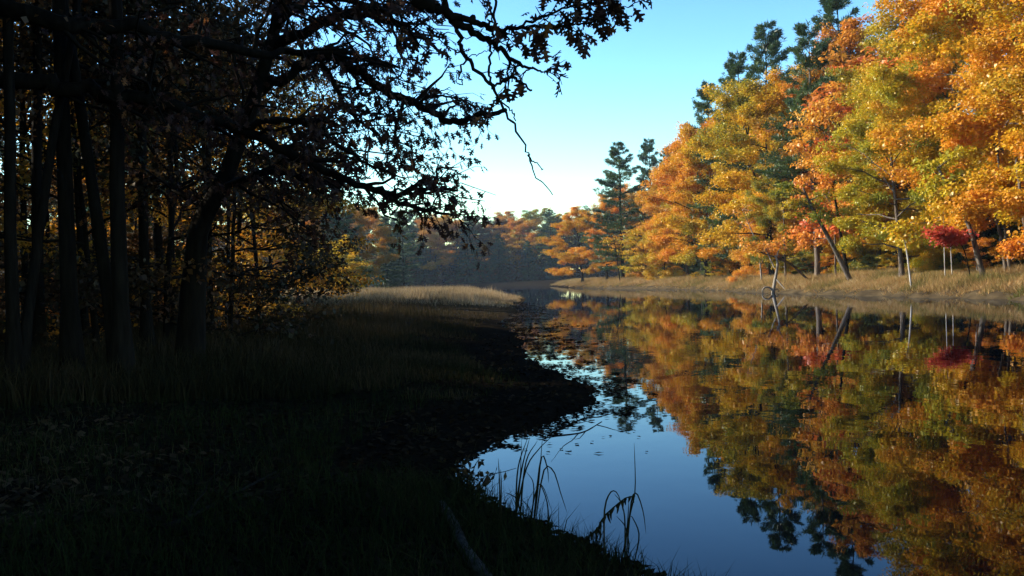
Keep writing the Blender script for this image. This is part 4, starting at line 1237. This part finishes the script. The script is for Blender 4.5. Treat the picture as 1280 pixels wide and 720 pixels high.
# grey snag standing in the shallows by the right bank
def snag():
    Y = 80.5
    base = at(968, 367, Y); base[2] = hz1(base[0], base[1]) - .1
    root = empty('driftwood_snag', base); tag(root, 'forked grey driftwood snag standing in the shallows by the right bank', 'driftwood')
    def P(l): return np.array([at(a, b, y) for a, b, y in l]) - base
    def part(nm, l, r, seed):
        rg = np.random.default_rng(seed); g = Geo()
        p = smooth_path(P(l), len(l) * 5)
        tube(g, p, np.linspace(r[0], r[1], len(p)), 8, rg, .12)
        obj(nm, g.mesh(nm, True), M['dead'], root)
    part('stem', [(966, 372, Y), (967, 362, Y), (969, 350, Y), (971, 338, Y), (972, 328, Y), (969, 319, Y)], (.17, .08), 1)
    part('fork', [(969, 348, Y), (974, 353, Y - .3), (980, 360, Y - .6), (987, 366, Y - 1)], (.07, .05), 2)
    part('fork', [(971, 322, Y), (973, 314, Y), (976, 310, Y)], (.06, .02), 3)
    part('fork', [(968, 335, Y), (962, 322, Y + .3), (957, 310, Y + .5), (954, 302, Y + .6)], (.06, .02), 4)
    part('root', [(966, 364, Y), (961, 359, Y), (955, 360, Y), (953, 365, Y), (957, 369, Y), (963, 368, Y)], (.07, .05), 5)
    part('root', [(967, 364, Y), (971, 361, Y + .2), (974, 365, Y + .3)], (.07, .04), 6)
snag()

# ------------------------------------------------------------------ reeds at the water's edge
def plant(name, label, cat, base_px, Y, paths, mat='reed', seed=1):
    rng = np.random.default_rng(seed)
    base = at(*base_px, Y); base[2] = hz1(base[0], base[1])
    root = empty(name, base); tag(root, label, cat)
    for i, (nm, pts, w) in enumerate(paths):
        y = Y + (rng.normal() * .10 if nm == 'blade' else 0)
        P = np.array([at(540 + a / 3.6, 520 + b / 3.6, y) for a, b in pts])
        if nm != 'wilted_leaf': P[0][2] = min(P[0][2], hz1(P[0][0], P[0][1]) - .02)
        p = smooth_path(P, 12) - base
        n = len(p); t = np.linspace(0, 1, n)
        if nm == 'wilted_leaf' or nm == 'blade':
            wd = w * (1 - t) ** .6 * (.4 + .6 * np.minimum(1, t * 5)) + .0008
        else:
            wd = np.linspace(w, w * .4, n)
        g = Geo(); tube(g, p, wd * .9, 4)
        me = g.mesh(nm, True)
        nf = len(me.polygons)
        a_ = me.attributes.new('rnd', 'FLOAT', 'FACE'); a_.data.foreach_set('value', np.full(nf, rng.random(), dtype=np.float32))
        obj(nm, me, M[mat], root)
    return root
b = 'blade'
plant('reed_plant', 'tall tuft of thin reed blades on the near bank edge', 'reeds', (648, 648), 6.6, [
    (b, [(365, 470), (400, 260), (440, 95)], .008), (b, [(375, 470), (385, 250), (432, 93)], .007), (b, [(390, 470), (420, 220), (475, 110)], .007),
    (b, [(360, 470), (420, 250), (480, 150), (545, 88)], .006), (b, [(450, 480), (480, 300), (498, 85)], .006), (b, [(450, 480), (490, 195), (518, 230), (525, 300)], .007),
    (b, [(455, 480), (500, 255), (545, 245), (580, 350), (608, 435)], .006), (b, [(440, 480), (458, 320), (425, 250)], .005), (b, [(520, 500), (520, 400), (488, 310), (472, 330)], .005),
    (b, [(415, 470), (385, 385), (355, 355), (328, 345)], .005), (b, [(430, 470), (470, 330), (500, 320), (540, 430)], .005), (b, [(300, 455), (305, 330), (298, 190)], .007),
    (b, [(305, 455), (312, 320), (308, 240)], .005), (b, [(370, 470), (395, 300), (404, 100)], .005), (b, [(470, 490), (440, 420), (400, 375)], .004)], seed=2)
w_ = 'wilted_leaf'
paths = [('stem', [(690, 590), (705, 545), (742, 515), (772, 455), (822, 408), (872, 368), (915, 360)], .008),
         (b, [(775, 605), (775, 440), (800, 348), (832, 345), (862, 420)], .006), (b, [(850, 620), (890, 450), (914, 330), (910, 122)], .006),
         (b, [(905, 650), (932, 540), (905, 462), (890, 450)], .005), (b, [(870, 620), (895, 400), (920, 348), (950, 430), (963, 530)], .006),
         (b, [(895, 630), (872, 505), (830, 450)], .005), (b, [(860, 620), (880, 480), (886, 380)], .005), (b, [(865, 620), (868, 470), (850, 390), (820, 350)], .005)]
rngp = np.random.default_rng(9)
for (a, c) in [(700, 540), (712, 520), (735, 512), (748, 500), (758, 475), (768, 462), (780, 448), (792, 436), (805, 424), (818, 410), (832, 402), (845, 390), (858, 378), (872, 368), (890, 362), (905, 358), (762, 490), (752, 515), (725, 530)]:
    dx, dy = rngp.normal() * 14, 26 + rngp.random() * 22
    paths.append((w_, [(a, c), (a + dx * .6, c + dy * .4), (a + dx + rngp.normal() * 4, c + dy)], .011))
pr = plant('goldenrod_plant', 'bent goldenrod stalk with wilted leaves beside arching reed blades', 'plant', (775, 684), 6.0, paths, seed=3)

def twiggy(name, label, px, py, Y, n, hgt, seed, mat='bronze'):
    rng = np.random.default_rng(seed)
    p = on_ground(px, py); base = p
    root = empty(name, base); tag(root, label, 'plant')
    g = Geo(); L = []; D = []
    for i in range(n):
        az = rng.random() * 6.28
        bp = branch_path(rng, np.array((rng.normal() * .05, rng.normal() * .05, -.02)), az, rng.uniform(.7, 1.4), hgt * rng.uniform(.5, 1.1), .2, 6, .06)
        tube(g, bp, np.linspace(.006, .002, 6), 4)
        for k in range(7):
            f = rng.uniform(.35, 1) * 5; i0 = min(int(f), 4)
            L.append(bp[i0] + (bp[i0 + 1] - bp[i0]) * (f - i0)); D.append(rng.normal(size=3) + np.array((0, 0, -.2)))
    obj('stem', g.mesh('stem_mesh', True), M['bark'], root)
    L = np.array(L); D = norm(np.array(D)); ln = rng.uniform(.05, .09, len(L))
    v, q = kite_leaves(L + D * ln[:, None] * .5, D, norm(rng.normal(size=L.shape) + (0, 0, .6)), ln, ln * .45)
    obj('foliage', mesh_of('foliage', v, q, None, {'rnd': ('FACE', rng.random(len(L))), 'clump': ('FACE', rng.random(len(L)))}), M[mat], root)
twiggy('weed_plant', 'small leafy weed leaning over the water beside the log', 585, 622, 7, 9, .42, 5)
twiggy('weed_plant', 'small leafy weed at the inner corner of the cove', 572, 606, 7, 7, .36, 6)

# ------------------------------------------------------------------ woods that go on behind, read as one mass
def wood_mass(name, label, x0, x1, y0, y1, H, n, mat, seed, size=.6):
    rng = np.random.default_rng(seed)
    x = rng.uniform(x0, x1, n); y = rng.uniform(y0, y1, n)
    top = H * (.6 + .8 * vnoise(x * .11 + seed, y * .11))
    z = height(x, y) + top * rng.random(n) ** .8
    v, q, a, b = clump_leaves(rng, np.stack([x, y, z], 1), rng.uniform(1.2, 2.6, n), 46, size, .7)
    tag(obj(name, mesh_of(name, v, q, None, {'rnd': ('FACE', a), 'clump': ('FACE', b)}), M[mat]), label, 'woods', kind='stuff')
wood_mass('woods', 'dense dark woods going on behind the right bank trees', 44, 66, 20, 250, 8, 900, 'hemlock', 1)
wood_mass('woods', 'thicket of undergrowth behind the right bank trunks', 36, 44, 30, 120, 4, 320, 'shrub', 5, .35)
wood_mass('woods', 'dense woods going on behind the far bend', -190, 110, 345, 375, 15, 1100, 'bronze', 2, .9)
wood_mass('woods', 'last dark woods behind the far bend', -210, 130, 378, 400, 11, 1300, 'hemlock', 7, .9)
wood_mass('woods', 'undergrowth along the foot of the far wood', -120, 60, 299, 312, 8, 1000, 'bronze', 3, .6)
wood_mass('woods', 'low dark thicket going on behind the left wood', -68, -46, -30, 80, 3, 300, 'bronze', 4)
wood_mass('woods', 'dense woods beyond the left end of the marsh', -140, -40, 165, 235, 11, 900, 'bronze', 6, .8)

# ------------------------------------------------------------------ haze in the air
def haze():
    x0, x1, y0, y1, z0, z1 = -420, 320, -60, 420, -2.5, 42
    v = np.array([(x, y, z) for z in (z0, z1) for y in (y0, y1) for x in (x0, x1)], float)
    q = [[0, 2, 3, 1], [4, 5, 7, 6], [0, 1, 5, 4], [2, 6, 7, 3], [0, 4, 6, 2], [1, 3, 7, 5]]
    m, n, out = new_mat('haze_air')
    pv = n.nodes.new('ShaderNodeVolumePrincipled')
    pv.inputs['Color'].default_value = (.70, .84, 1.0, 1)
    pv.inputs['Density'].default_value = 0.00016
    pv.inputs['Anisotropy'].default_value = 0.2
    n.links.new(pv.outputs[0], out.inputs['Volume'])
    tag(obj('haze', mesh_of('haze', v, q), m), 'thin blue morning haze over the river', 'haze', kind='stuff')
haze()
